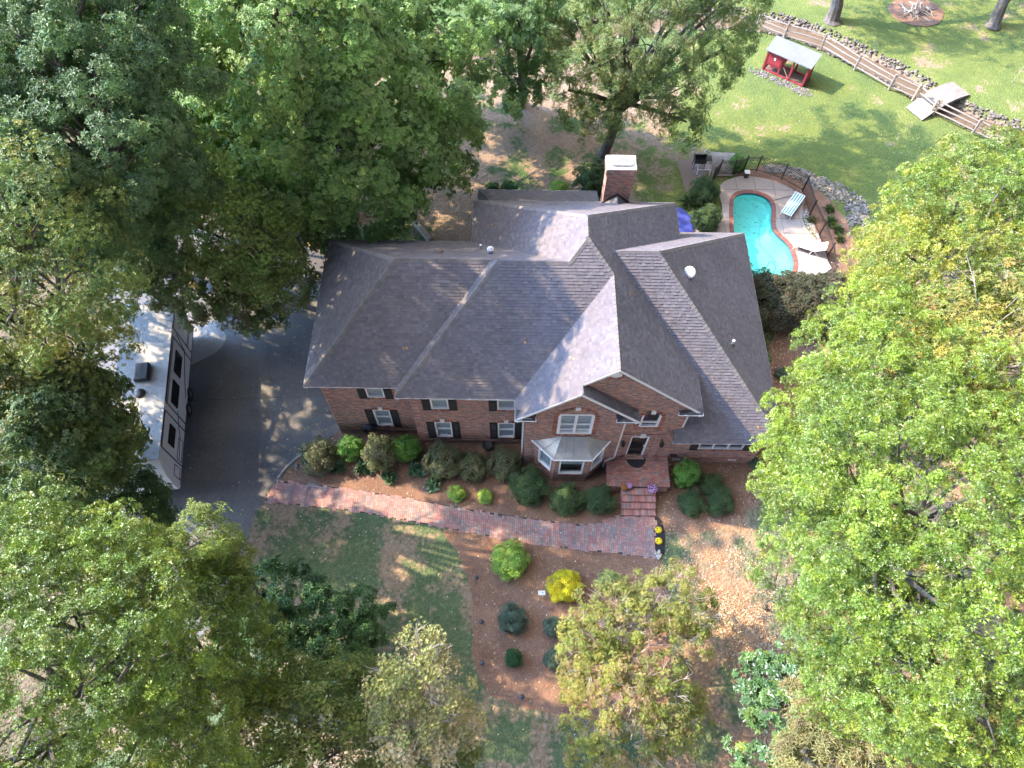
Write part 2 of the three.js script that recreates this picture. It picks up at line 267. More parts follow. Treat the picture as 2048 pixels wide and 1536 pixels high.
// ---------------------------------------------------------------- brick path: real pavers
const PAV = [[0.42, 0.215, 0.195], [0.44, 0.235, 0.215], [0.40, 0.205, 0.19], [0.40, 0.25, 0.225], [0.36, 0.265, 0.245], [0.33, 0.26, 0.25], [0.39, 0.265, 0.24], [0.29, 0.225, 0.22], [0.45, 0.26, 0.22]];
{
  const top = curve([[-12.082, -13.547], [-10.862, -13.427], [-9.293, -13.257], [-7.729, -13.074], [-4.612, -12.565], [-1.537, -12.048], [0.994, -11.689], [2.251, -11.523], [3.504, -11.41], [4.387, -11.5], [5.079, -11.743], [5.644, -11.908]], false, 60), bot = curve([[-12.504, -12.364], [-10.162, -12.17], [-7.594, -11.888], [-4.526, -11.381], [-1.497, -10.83], [1.488, -10.362], [4.441, -10.025], [7.153, -9.762]], false, 60);
  const P = [...top, ...[[7.338, -11.931]], ...[...bot].reverse()];
  struct('brick_path', new GB().flat(P, 0.016), M({ color: new THREE.Color().setRGB(0.035, 0.032, 0.034), bumpMap: grain, bumpScale: 0.01 }));
  const path = scene.children[scene.children.length - 1];
  const cen = top.map((p, i) => [(p[0] + bot[i][0]) / 2, (p[1] + bot[i][1]) / 2]);
  const gb = new GB(); srand(9);
  const x0 = P.reduce((m, p) => Math.min(m, p[0]), 99), x1 = P.reduce((m, p) => Math.max(m, p[0]), -99);
  const cz = (x) => { for (let i = 0; i + 1 < cen.length; i++) if (x <= cen[i + 1][0] || i + 2 === cen.length) { const t = (x - cen[i][0]) / (cen[i + 1][0] - cen[i][0] || 1); return cen[i][1] + t * (cen[i + 1][1] - cen[i][1]); } };
  const W = 0.205; let run = 0;
  for (let i = 0; x0 + i * W < x1; i++) {
    const xa = x0 + i * W, sl = (cz(xa + W) - cz(xa)) / W; let z = cz(xa) - 2.4 - rr(0, 0.3);
    const put = (ax, bx, az, bz) => {
      const g = 0.005, cx = xa + (ax + bx) / 2, zc = z + (az + bz) / 2; if (!inPoly(cx, zc, P)) return;
      const y = 0.03 + rr(-0.004, 0.006), q = (x, zz) => [xa + x, y + rr(-0.001, 0.001), z + zz + sl * x];
      if (run-- <= 0 || R() < 0.45) { run = 3; put.c = pick(PAV); } const c = mul(put.c, rr(0.82, 1.18));
      const a = q(ax + g, az + g), b = q(bx - g, az + g), d = q(bx - g, bz - g), e = q(ax + g, bz - g), lo = (p) => [p[0], 0.012, p[2]];
      gb.quad(a, e, d, b, c); gb.quad(lo(a), lo(e), e, a, c); gb.quad(lo(e), lo(d), d, e, c); gb.quad(lo(d), lo(b), b, d, c);
    };
    put.c = pick(PAV);
    while (z < cz(xa) + 2.6) { if (R() < 0.55) { put(0, W / 2, 0, 0.2); put(W / 2, W, 0, 0.2); z += 0.2; } else { put(0, W, 0, 0.1); z += 0.1; } }
  }
  add(path, 'brick', gb, mBrickV, { kind: 'stuff' });
}
// ---------------------------------------------------------------- creek, its water and its rip-rap
const stoneGeo = (k, s) => { srand(s); const g = new THREE.IcosahedronGeometry(1, 1), p = g.attributes.position, m = new Map(); for (let i = 0; i < p.count; i++) { const key = [p.getX(i), p.getY(i), p.getZ(i)].map((v) => v.toFixed(3)).join(); if (!m.has(key)) m.set(key, rr(0.72, 1.15)); const f = m.get(key); p.setXYZ(i, p.getX(i) * f, p.getY(i) * f * k, p.getZ(i) * f); } g.computeVertexNormals(); const c = new Float32Array(p.count * 3).fill(1); g.setAttribute('color', new THREE.BufferAttribute(c, 3)); return g; };
const stoneG = stoneGeo(0.6, 3);
function stones(name, pts, cols, label) {
  const m = new THREE.InstancedMesh(stoneG, mStone, pts.length), q = new THREE.Quaternion(), e = new THREE.Euler(), t = new THREE.Matrix4(), c = new THREE.Color();
  pts.forEach((p, i) => { q.setFromEuler(e.set(rr(-0.4, 0.4), rr(0, 6.3), rr(-0.4, 0.4))); t.compose(V(p[0], p[1], p[2]), q, V(p[3] * rr(0.8, 1.3), p[3], p[3] * rr(0.7, 1.1))); m.setMatrixAt(i, t); m.setColorAt(i, c.setRGB(...mul(pick(cols), rr(0.7, 1.25)))); });
  m.name = numbered(name); m.userData = { kind: 'stuff', label }; m.castShadow = m.receiveShadow = true; scene.add(m); return m;
}
const GREY = [[0.17, 0.15, 0.13], [0.21, 0.19, 0.165], [0.13, 0.118, 0.105], [0.23, 0.195, 0.155]];
{
  const gb = new GB(); for (let i = 0; i + 1 < creek.length; i++) { const a = creek[i], b = creek[i + 1], dx = b[0] - a[0], dz = b[1] - a[1], l = Math.hypot(dx, dz), nx = dz / l * 0.75, nz = -dx / l * 0.75; gb.quad([a[0] + nx, -0.33, a[1] + nz], [a[0] - nx, -0.33, a[1] - nz], [b[0] - nx, -0.33, b[1] - nz], [b[0] + nx, -0.33, b[1] + nz]); }
  struct('creek_water', gb, M({ color: new THREE.Color().setRGB(0.13, 0.09, 0.06), roughness: 0.35, bumpMap: grain, bumpScale: 0.01 }));
  srand(21); const far = [], near = [];
  for (let k = 0; k < 1500; k++) { const i = Math.floor(R() * (creek.length - 1)), a = creek[i], b = creek[i + 1], t = R(), dx = b[0] - a[0], dz = b[1] - a[1], l = Math.hypot(dx, dz), s = k % 3 ? -1 : 1, o = s * (1.05 + rr(-0.25, 0.35)); const x = a[0] + dx * t - dz / l * o, z = a[1] + dz * t + dx / l * o; (s < 0 ? far : near).push([x, gh(x, z) + 0.04, z, rr(0.06, 0.15)]); }
  stones('bank_stones', far, GREY, 'grey stones lining the far bank of the creek'); stones('bank_stones', near, GREY.concat([[0.4, 0.3, 0.2]]), 'pale stones along the near bank of the creek beside the rail fence');
  srand(22); const rip = [];
  const line = curve([[17.226, -36.118], [18.678, -35.824], [20.146, -34.813], [21.411, -33.776], [22.104, -32.922], [21.909, -31.317]], false, 40);
  for (let k = 0; k < 900; k++) { const p = pick(line), w = 0.4 + 0.5 * (p[0] - line[0][0]) / 6; const x = p[0] + rr(-w, w), z = p[1] + rr(-w, w) * 0.8; rip.push([x, 0.03, z, rr(0.05, 0.13)]); }
  stones('riprap_stones', rip, [[0.26, 0.235, 0.21], [0.21, 0.195, 0.18], [0.31, 0.275, 0.235], [0.16, 0.15, 0.14]], 'grey loose stones edging the mulch slope outside the pool fence');
  srand(23); const gr = []; const gp = [[18.471, -32.519], [18.81, -32.61], [19.29, -30.451], [19.248, -29.443], [18.895, -30.039], [18.52, -31.053]]; for (let k = 0; k < 700; k++) { const x = rr(17, 24), z = rr(-36, -28); if (inPoly(x, z, gp)) gr.push([x, 0.02, z, rr(0.03, 0.08)]); }
  for (let k = 0; k < 2500; k++) { const x = rr(18.5, 22.5), z = rr(-35, -28); if (inPoly(x, z, gp)) gr.push([x, 0.02, z, rr(0.03, 0.08)]); }
  stones('gravel_strip', gr, [[0.42, 0.39, 0.36], [0.3, 0.29, 0.28], [0.5, 0.47, 0.44]], 'pale gravel strip between the pool deck and the black fence');
}

// ---------------------------------------------------------------- the house
const house = thing('brick_house', 'large brick house with grey shingle roofs in the middle of the yard', 'house', [1.7, 0, -20]);
const S = 0.905, SF = 0.95;
const E = [1, 0], F = [0, 1];
// wall panel: o corner [x,z], direction d [x,z], outward n [x,z], outline [[u,y]], holes as outlines; thickness inward
function wall(parent, name, o, d, n, outline, holes = [], mat = mBrick, th = 0.22) {
  if (d === F) { o = [o[0] - n[0] * 0.004, o[1] - n[1] * 0.004]; const L = Math.max(...outline.map((p) => p[0])); outline = outline.map((p) => [clamp(p[0], 0.006, L - 0.006), p[1]]); }
  const gb = new GB(), w = (u, y, k) => [o[0] + d[0] * u + n[0] * k, y, o[1] + d[1] * u + n[1] * k];
  const cp = outline.map((p) => new THREE.Vector2(...p)), hp = holes.map((h) => h.map((p) => new THREE.Vector2(...p)));
  const all = [...outline, ...holes.flat()];
  for (const [i, j, k] of THREE.ShapeUtils.triangulateShape(cp, hp)) for (const dd of [0, -th]) gb.tri(w(...all[i], dd), w(...all[j], dd), w(...all[k], dd), null, [all[i], all[j], all[k]]);
  for (const loop of [outline, ...holes]) loop.forEach((a, i) => { const b = loop[(i + 1) % loop.length]; gb.quad(w(...a, 0), w(...b, 0), w(...b, -th), w(...a, -th)); });
  return add(parent, name, gb, mat);
}
const rect = (u0, u1, y0, y1) => [[u0, y0], [u1, y0], [u1, y1], [u0, y1]];
const arch = (u0, u1, y0, y1, rise, n = 14) => { const c = (u0 + u1) / 2, h = (u1 - u0) / 2, a = [[u0, y0], [u1, y0]]; for (let i = 0; i <= n; i++) { const t = i / n * Math.PI; a.push([c + Math.cos(t) * h, y1 + Math.sin(t) * rise]); } return a; };
// a window in a wall frame: frame, pane, blind, glazing bars, brick sill, soldier lintel, keystone, shutters
function windowSet(o, d, n, u0, u1, y0, y1, q = {}) {
  const w = (u, y, k) => [o[0] + d[0] * u + n[0] * k, y, o[1] + d[1] * u + n[1] * k];
  const ob = (gb, a, b, c, e, k0, k1, col) => gb.obox(w((a + b) / 2, (c + e) / 2, (k0 + k1) / 2), [d[0] * (b - a) / 2, 0, d[1] * (b - a) / 2], [0, (e - c) / 2, 0], [n[0] * (k1 - k0) / 2, 0, n[1] * (k1 - k0) / 2], col);
  const f = new GB(), t = q.frame || 0.07;
  ob(f, u0, u0 + t, y0, y1, -0.12, 0.02); ob(f, u1 - t, u1, y0, y1, -0.12, 0.02); ob(f, u0 + t, u1 - t, y0, y0 + t, -0.12, 0.025); if (!q.arch) ob(f, u0 + t, u1 - t, y1 - t, y1, -0.12, 0.02);
  const win = add(house, 'window', f, mWhite);
  const g = new GB(); g.quad(w(u0 + t, y0 + t, -0.08), w(u1 - t, y0 + t, -0.08), w(u1 - t, y1, -0.08), w(u0 + t, y1, -0.08)); add(win, 'pane', g, mGlass);
  if (q.blind !== 0) { const b = new GB(), top = y1 - 0.02, bot = y0 + t + (q.blind || 0) * (y1 - y0); for (let y = top; y > bot; y -= 0.06) ob(b, u0 + 0.03, u1 - 0.03, y - 0.056, y - 0.004, -0.15, -0.135); add(win, 'blind', b, q.blindMat || mBlind); }
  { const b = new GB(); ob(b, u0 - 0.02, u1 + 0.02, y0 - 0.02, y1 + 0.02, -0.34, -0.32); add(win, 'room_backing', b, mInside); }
  for (const bar of q.bars || []) { const b = new GB(); bar[0] === 'v' ? ob(b, bar[1] - bar[2] / 2, bar[1] + bar[2] / 2, y0 + t, y1 - (q.arch ? 0 : t), -0.1, 0.0) : ob(b, u0 + t, u1 - t, bar[1] - bar[2] / 2, bar[1] + bar[2] / 2, -0.09, -0.02); add(win, bar[0] === 'v' ? 'mullion' : 'sash_rail', b, mWhite); }
  const bricks = (ya, yb, ua, ub, k, nm) => { const b = new GB(); for (let u = ua; u + 0.05 < ub; u += 0.075) ob(b, u, u + 0.066, ya, yb, -0.05, k, mul(pick(BR), rr(0.8, 1.3))); add(house, nm, b, mBrickV); };
  bricks(y0 - 0.13, y0 - 0.003, u0 - 0.03, u1 + 0.03, 0.06, 'brick_sill');
  if (q.key) { bricks(y1 + 0.003, y1 + 0.22, u0 - 0.06, u1 + 0.06, 0.012, 'brick_lintel'); const c = (u0 + u1) / 2, k = new GB(), a = [w(c - 0.07, y1 + 0.0, 0.05), w(c + 0.07, y1 + 0.0, 0.05), w(c + 0.12, y1 + 0.3, 0.06), w(c - 0.12, y1 + 0.3, 0.06)], e = [w(c - 0.07, y1, -0.02), w(c + 0.07, y1, -0.02), w(c + 0.12, y1 + 0.3, -0.02), w(c - 0.12, y1 + 0.3, -0.02)]; k.quad(...a); for (let i = 0; i < 4; i++) k.quad(a[i], a[(i + 1) % 4], e[(i + 1) % 4], e[i]); add(house, 'keystone', k, mWhiteWarm); }
  for (const sx of q.shutters || []) {
    const a = sx < 0 ? u0 - 0.4 : u1 + 0.02, b = a + 0.38, ya = y0 - 0.12, yb = y1 + 0.02, gb = new GB();
    ob(gb, a, a + 0.055, ya, yb, 0.003, 0.045); ob(gb, b - 0.055, b, ya, yb, 0.003, 0.045); const ym = (ya + yb) / 2; for (const y of [ya, ym - 0.04, yb - 0.08]) ob(gb, a + 0.055, b - 0.055, y, y + 0.08, 0.003, 0.043);
    const sh = add(house, 'shutter', gb, mBlack); const lv = new GB();
    for (const [p0, p1] of [[ya + 0.08, ym - 0.04], [ym + 0.04, yb - 0.08]]) for (let y = p0 + 0.02; y < p1 - 0.02; y += 0.05) lv.quad(w(a + 0.055, y, 0.035), w(b - 0.055, y, 0.035), w(b - 0.055, y + 0.045, 0.012), w(a + 0.055, y + 0.045, 0.012));
    add(sh, 'louvres', lv, mBlack);
  }
  return win;
}
srand(31);
{ // left wing A, middle wing B
  const A = { o: [-9.07, -16.3] }, up = (x0, x1, y0, y1, ox) => rect(x0 - ox, x1 - ox, y0, y1);
  const hA = [up(-6.98, -6.13, 1.04, 2.8, -9.07), up(-6.98, -6.13, 4.15, 5.72, -9.07)];
  wall(house, 'wall', A.o, E, F, rect(0, 4.25, 0, 5.9), hA);
  wall(house, 'wall', [-9.07, -23.98], F, [-1, 0], rect(0, 7.68, 0, 5.9));
  wall(house, 'wall', [-9.07, -23.98], E, [0, -1], rect(0, 8, 0, 5.9));
  windowSet(A.o, E, F, 2.09, 2.94, 1.04, 2.8, { key: 1, shutters: [-1, 1], bars: [['h', 1.95, 0.05]] });
  windowSet(A.o, E, F, 2.09, 2.94, 4.15, 5.72, { shutters: [-1, 1], bars: [['h', 4.95, 0.05]], blindMat: mBlind });
  const B = [-4.82, -15.78];
  const bw = [[-3.87, -3.02], [-0.69, 0.16]];
  wall(house, 'wall', B, E, F, rect(0, 5.47, 0, 5.9), bw.flatMap(([a, b]) => [rect(a + 4.82, b + 4.82, 0.84, 2.56), rect(a + 4.82, b + 4.82, 4.02, 5.7)]));
  wall(house, 'wall', [-4.82, -16.3], F, [-1, 0], rect(0, 0.52, 0, 5.9));
  for (const [a, b] of bw) {
    windowSet(B, E, F, a + 4.82, b + 4.82, 0.84, 2.56, { key: 1, shutters: [-1, 1], bars: [['h', 1.72, 0.05]] });
    windowSet(B, E, F, a + 4.82, b + 4.82, 4.02, 5.7, { shutters: a < -2 ? [-1, 1] : [-1], bars: [['h', 4.88, 0.05]] });
  }
}
{ // pier gable with arched window recess, bay below
  const o = [0.645, -14.65];
  wall(house, 'wall', o, E, F, [[0, 0], [4.585, 0], [4.585, 6.38], [2.295, 8.42], [0, 6.38]], [rect(1.5, 3.16, 3.8, 5.86)]);
  wall(house, 'wall', [0.645, -15.78], F, [-1, 0], rect(0, 1.13, 0, 6.38));
  wall(house, 'wall', [5.23, -14.83], F, E, rect(0, 0.18, 0, 6.38));
  windowSet(o, E, F, 1.5, 3.16, 3.8, 5.86, { frame: 0.13, bars: [['v', 2.33, 0.13], ['h', 4.75, 0.06], ['h', 4.18, 0.05]] });
  const band = (u0, u1, y0, ys, rise, wd, nm) => { const gb = new GB(), c = (u0 + u1) / 2, h = (u1 - u0) / 2; const put = (x, y, ax, ay, l, k) => gb.obox([o[0] + x, y, o[1] + 0.012], [ax * wd / 2, ay * wd / 2, 0], [-ay * l / 2, ax * l / 2, 0], [0, 0, 0.012], mul(pick(BR), rr(0.9, 1.4))); for (let t = 0.02; t < 1; t += 0.024) { const q = t * Math.PI, x = c + Math.cos(q) * (h + wd / 2), y = ys + Math.sin(q) * (rise + wd / 2); put(x, y, Math.cos(q), Math.sin(q), 0.062); } for (let y = y0; y < ys; y += 0.0735) { put(u0 - wd / 2, y, 1, 0, 0.064); put(u1 + wd / 2, y, 1, 0, 0.064); } add(house, nm, gb, mBrickV); };
  band(1.48, 3.18, 3.65, 5.5, 0.82, 0.2, 'brick_arch');
  { const k = new GB(); k.obox([o[0] + 2.33, 6.46, o[1] + 0.03], [0.11, 0, 0], [0, 0.14, 0], [0, 0, 0.03]); add(house, 'keystone', k, mWhiteWarm); }
}
{ // entry gable
  const o = [0.645, -14.83], ex = (x) => x - 0.645;
  const dy = 1.0, door = rect(ex(5.86), ex(6.74), dy, 3.2), win = arch(ex(6.0), ex(6.9), 4.3, 5.32, 0.38);
  wall(house, 'wall', o, E, F, [[0, 0], [ex(8.04), 0], [ex(8.04), 6.45], [ex(4.39), 9.74], [0, 6.37]], [door, win]);
  wall(house, 'wall', [8.04, -19], F, E, rect(0, 4.17, 0, 6.42));
  windowSet(o, E, F, ex(6.0), ex(6.9), 4.3, 5.6, { frame: 0.09, arch: 1, blind: 0, bars: [['h', 4.72, 0.08]] });
  const b = new GB(), put = (x, y, ax, ay, wd, l) => b.obox([x, y, -14.815], [ax * wd / 2, ay * wd / 2, 0], [-ay * l / 2, ax * l / 2, 0], [0, 0, 0.014], mul(pick(BR), rr(0.9, 1.4)));
  for (let t = 0.0; t <= 1.001; t += 0.036) { const q = t * Math.PI; put(6.45 + Math.cos(q) * 0.56, 5.34 + Math.sin(q) * 0.5, Math.cos(q), Math.sin(q), 0.2, 0.07); }
  for (let y = 4.02; y < 5.34; y += 0.0735) { put(5.89, y, 1, 0, 0.2, 0.066); put(7.01, y, 1, 0, 0.2, 0.066); }
  add(house, 'brick_arch', b, mBrickV);
  add(house, 'keystone', new GB().obox([6.45, 5.84, -14.79], [0.1, 0, 0], [0, 0.12, 0], [0, 0, 0.035]), mWhiteWarm);
  // brick pilasters either side of the door and the band over it
  for (const [a, c] of [[5.36, 5.66], [6.98, 7.32]]) { const p = new GB().box(a, 0.88, -14.83, c, 3.5, -14.76); add(house, 'pilaster', p, mBrick); }
  add(house, 'door_hood', new GB().box(5.66, 3.38, -14.83, 6.98, 3.5, -14.775), mBrick);
  add(house, 'keystone', new GB().obox([6.36, 3.44, -14.74], [0.13, 0, 0], [0, 0.16, 0], [0, 0, 0.04]), mWhiteWarm);
  const fr = new GB().box(5.86, dy, -14.93, 5.91, 3.2, -14.8).box(6.66, dy, -14.93, 6.74, 3.2, -14.8).box(5.91, 3.14, -14.93, 6.66, 3.2, -14.8);
  const dr = add(house, 'door', new GB().box(5.91, dy, -14.92, 6.66, 1.22, -14.87).box(5.91, 3.02, -14.92, 6.66, 3.14, -14.87).box(5.91, 1.22, -14.92, 6.0, 3.02, -14.87).box(6.57, 1.22, -14.92, 6.66, 3.02, -14.87).box(6.0, 2.05, -14.91, 6.57, 2.12, -14.88), mBlack);
  add(dr, 'pane', new GB().box(6.0, 1.22, -14.9, 6.57, 3.02, -14.895), mGlass);
  add(dr, 'inner_door', new GB().box(5.9, dy, -15.02, 6.68, 3.15, -15.0), M({ color: new THREE.Color().setRGB(0.09, 0.045, 0.035), roughness: 0.5 }));
  add(dr, 'handle', new GB().box(6.6, 2.0, -14.87, 6.63, 2.16, -14.83), mWhite);
  add(house, 'door_frame', fr, mWhite);
  add(house, 'door_sill', new GB().box(5.8, 0.885, -14.86, 6.8, 1.0, -14.6), mBrick);
  // wall lanterns
  for (const x of [5.5, 7.4]) { const l = add(house, 'wall_lantern', new GB().box(x - 0.08, 2.5, -14.7, x + 0.08, 2.82, -14.56).box(x - 0.05, 2.82, -14.68, x + 0.05, 2.9, -14.58).box(x - 0.02, 2.86, -14.83, x + 0.02, 2.9, -14.62), mDark); add(l, 'glass', new GB().box(x - 0.065, 2.53, -14.56, x + 0.065, 2.79, -14.555), mGlass); }
  // oval vent in the gable
  const ov = new GB(), rg = new GB(); for (let i = 0; i < 28; i++) { const a = i / 28 * 6.2832, c = (i + 1) / 28 * 6.2832; ov.tri([4.31, 9.2, -14.78], [4.31 + Math.cos(a) * 0.25, 9.2 + Math.sin(a) * 0.2, -14.79], [4.31 + Math.cos(c) * 0.25, 9.2 + Math.sin(c) * 0.2, -14.79]); rg.obox([4.31 + Math.cos(a) * 0.34, 9.2 + Math.sin(a) * 0.29, -14.81], [Math.cos(a) * 0.08, Math.sin(a) * 0.08, 0], [-Math.sin(a) * 0.027, Math.cos(a) * 0.027, 0], [0, 0, 0.02], mul(pick(BR), rr(0.9, 1.3))); }
  const vent = add(house, 'gable_vent', ov, mWhite); add(vent, 'brick_ring', rg, mBrickV);
}
{ // right wing F
  const o = [8.04, -14.88];
  wall(house, 'wall', o, E, F, rect(0, 4.49, 0, 3.55), [rect(1.34, 3.6, 1.72, 3.2)]);
  wall(house, 'wall', [12.53, -26.87], F, E, rect(0, 11.99, 0, 3.55));
  wall(house, 'wall', [5, -26.87], E, [0, -1], rect(0, 7.53, 0, 3.55));
  windowSet(o, E, F, 1.34, 3.6, 1.72, 3.2, { frame: 0.05, shutters: [-1, 1], blind: 0.55, bars: [['v', 2.09, 0.06], ['v', 2.85, 0.06]] });
  for (const x of [8.6, 11.5]) add(house, 'foundation_vent', new GB().box(x - 0.2, 0.3, -14.88, x + 0.2, 0.42, -14.86), mWhiteWarm);
  add(house, 'utility_box', new GB().box(8.18, 0.85, -14.88, 8.5, 1.02, -14.8), mDark);
}
wall(house, 'wall', [-1.68, -26.82], F, [-1, 0], rect(0, 2.84, 0, 5.9));
wall(house, 'wall', [-1.68, -26.82], E, [0, -1], rect(0, 9.72, 0, 5.9));
wall(house, 'wall', [8.14, -26.82], F, E, rect(0, 6, 0, 5.95));
// quoins at the corners: proud brick blocks, alternately long and short, one by one
function quoins(o, d, n, y0, y1, flip) { let k = 0; for (let y = y0; y + 0.3 < y1; y += 0.36, k++) { const l = k % 2 ? 0.36 : 0.5, gb = new GB(), u0 = flip ? -l : 0; const c = u0 + l / 2; gb.obox([o[0] + d[0] * c + n[0] * 0.012, y + 0.16, o[1] + d[1] * c + n[1] * 0.012], [d[0] * l / 2, 0, d[1] * l / 2], [0, 0.157, 0], [n[0] * 0.013, 0, n[1] * 0.013]); add(house, 'quoin', gb, mBrick); } }
quoins([-9.07, -16.3], E, F, 0.5, 5.8); quoins([-4.82, -15.78], E, F, 0.3, 5.8); quoins([0.645, -14.65], E, F, 0.3, 5.9); quoins([8.04, -14.83], E, F, 0.9, 5.9, true); quoins([12.53, -14.88], E, F, 0.3, 3.5, true);
// water table course along the base
for (const [x0, x1, z, y] of [[-9.07, -4.82, -16.3, 0.48], [-4.82, 0.645, -15.78, 0.42], [8.05, 12.53, -14.88, 0.55]]) add(house, 'water_table', new GB().box(x0, y, z, x1, y + 0.1, z + 0.035), mBrick);
// ---- bay window
{
  const b = [[1.18, -14.65], [2.135, -13.73], [3.83, -13.73], [4.8, -14.65]];
  const seg = (i) => { const p = b[i], q = b[i + 1], l = Math.hypot(q[0] - p[0], q[1] - p[1]), d = [(q[0] - p[0]) / l, (q[1] - p[1]) / l]; return { o: p, l, d, n: [-d[1], d[0]] }; };
  const wn = [[0.28, 1.12], [0.24, 1.455], [0.22, 1.06]];
  for (let i = 0; i < 3; i++) { const s = seg(i), [a, c] = wn[i]; wall(house, 'bay_wall', s.o, s.d, s.n, rect(0, s.l, 0, 3.0), [rect(a, c, 1.0, 2.9)], mBrick, 0.15); windowSet(s.o, s.d, s.n, a, c, 1.0, 2.9, { frame: i === 1 ? 0.075 : 0.05, blind: i === 1 ? 0.45 : 0.0001, blindMat: mBlind }); }
  const metal = M({ map: dataTex(256, (u, v) => mul(mix([0.26, 0.255, 0.245], [0.40, 0.40, 0.37], tileFbm(u, v, 4, 4)), 0.9 + 0.2 * tileFbm(u, v, 40, 2)), true, 1.5), roughness: 0.38, metalness: 0.3 });
  
  const bot = [[0.98, -14.63], [2.04, -13.58], [3.9, -13.58], [4.83, -14.63]], topP = [[2.4, -14.64], [2.42, -14.62], [3.62, -14.62], [3.64, -14.64]], topY = 3.52, N = 6;
  const at = (i, f, t) => { const p = [bot[i][0] + (bot[i + 1][0] - bot[i][0]) * f, bot[i][1] + (bot[i + 1][1] - bot[i][1]) * f], q = [topP[i][0] + (topP[i + 1][0] - topP[i][0]) * f, topP[i][1] + (topP[i + 1][1] - topP[i][1]) * f]; return [p[0] + (q[0] - p[0]) * t, 3.06 + (topY - 3.06) * Math.pow(t, 1.7), p[1] + (q[1] - p[1]) * t]; };
  const gb = new GB(), sm = []; for (let i = 0; i < 3; i++) for (let k = 0; k < N; k++) gb.quad(at(i, 0, k / N), at(i, 1, k / N), at(i, 1, (k + 1) / N), at(i, 0, (k + 1) / N));
  const br = add(house, 'bay_roof', gb, metal);
  for (const [i, f] of [[0, 0.5], [0, 1], [1, 0.25], [1, 0.5], [1, 0.75], [1, 1], [2, 0.5]]) { const t = new GB(); t.tube(Array.from({ length: N + 1 }, (_, k) => { const p = at(i, f, k / N); return [p[0], p[1] + 0.012, p[2] + 0.004]; }), 0.016, 5); add(br, 'seam', t, metal); }
  const ed = new GB(); for (let i = 0; i < 3; i++) ed.bar([bot[i][0], 3.03, bot[i][1]], [bot[i + 1][0], 3.03, bot[i + 1][1]], 0.05, 0.07); add(br, 'edge_trim', ed, mWhite);
  const sf = new GB().flat([[1.0, -14.64], ...bot.slice(1, 3), [4.8, -14.64]], 3.0); add(br, 'soffit', sf, mWhite);
}
// ---- roof slopes: a deck and real shingle tabs in courses
const TAB = [[0.143, 0.133, 0.152], [0.157, 0.145, 0.162], [0.131, 0.122, 0.141], [0.171, 0.157, 0.175], [0.149, 0.138, 0.153], [0.139, 0.130, 0.148]];
function slope(poly, fy, down, seedN) { // poly in plan [[x,z]], fy(x,z) height, down: unit plan vector pointing down the slope
  srand(seedN); const u = [-down[1], down[0]], sl = fy(0, 0) - fy(down[0], down[1]), L = Math.sqrt(1 + sl * sl);
  const q = poly.map((p) => [p[0] * u[0] + p[1] * u[1], -(p[0] * down[0] + p[1] * down[1]) * L]);
  const back = (a, v, h) => { const s = -v / L, x = a * u[0] + s * down[0], z = a * u[1] + s * down[1], y = fy(x, z); return [x + down[0] * h * sl / L, y + h / L, z + down[1] * h * sl / L]; };
  const deck = new GB(); const cp = q.map((p) => new THREE.Vector2(...p));
  for (const [i, j, k] of THREE.ShapeUtils.triangulateShape(cp, [])) for (const h of [-0.012, -0.1]) deck.tri(back(...q[i], h), back(...q[j], h), back(...q[k], h));
  q.forEach((a, i) => { const b = q[(i + 1) % q.length]; deck.quad(back(...a, -0.012), back(...b, -0.012), back(...b, -0.1), back(...a, -0.1)); });
  const part = add(house, 'roof_slope', deck, mDeckRoof), gb = new GB(), ex = 0.142;
  const v0 = Math.min(...q.map((p) => p[1])), v1 = Math.max(...q.map((p) => p[1]));
  for (let v = v0; v < v1; v += ex) {
    const top = Math.min(v + ex, v1), vm = (v + top) / 2, xs = [];
    q.forEach((a, i) => { const b = q[(i + 1) % q.length]; if ((a[1] > vm) !== (b[1] > vm)) { const f = (w) => a[0] + (b[0] - a[0]) * clamp((w - a[1]) / (b[1] - a[1])); xs.push([f(vm), f(v), f(top)]); } });
    xs.sort((a, b) => a[0] - b[0]);
    for (let i = 0; i + 1 < xs.length; i += 2) {
      const l = xs[i], r = xs[i + 1]; let a = l[0], first = true;
      while (a < r[0] - 1e-4) {
        let b = a + rr(0.11, 0.24); if (b > r[0] - 0.06) b = r[0];
        const last = b === r[0], th = R() < 0.5 ? 0.028 : 0.016; const wx = back(a, v, 0), st = 0.86 + 0.3 * fbm(wx[0] * 0.5 + 30, wx[2] * 0.5 + 60, 3);
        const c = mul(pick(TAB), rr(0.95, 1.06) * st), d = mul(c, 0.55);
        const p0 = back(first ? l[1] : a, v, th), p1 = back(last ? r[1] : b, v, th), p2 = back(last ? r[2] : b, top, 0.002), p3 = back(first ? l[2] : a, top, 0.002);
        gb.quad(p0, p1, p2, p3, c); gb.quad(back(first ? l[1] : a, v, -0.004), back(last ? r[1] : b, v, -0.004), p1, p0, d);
        a = b; first = false;
      }
    }
  }
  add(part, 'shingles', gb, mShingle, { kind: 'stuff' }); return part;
}
const eaveS = (z0) => (x, z) => 6 + S * (z0 - z), eaveN = (z0) => (x, z) => 6 + S * (z - z0), eaveW = (x0) => (x, z) => 6 + S * (x - x0), eaveE = (x0) => (x, z) => 6 + S * (x0 - x);
const dS = [0, 1], dN = [0, -1], dW = [-1, 0], dE = [1, 0];
const P0 = [3.2285, -21.9085], P1 = [2.417, -19.88], P2 = [3.2285, -20.6915], P3 = [4.3925, -19.5275], MA = [-0.98, -20.14], MB = [-0.72, -19.88], HA = [-5.23, -20.14];
const sA = slope([[-9.57, -15.8], [-5.32, -15.8], MA, HA], eaveS(-15.8), dS, 101);
slope([[-9.57, -15.8], HA, [-9.57, -24.48]], eaveW(-9.57), dW, 102);
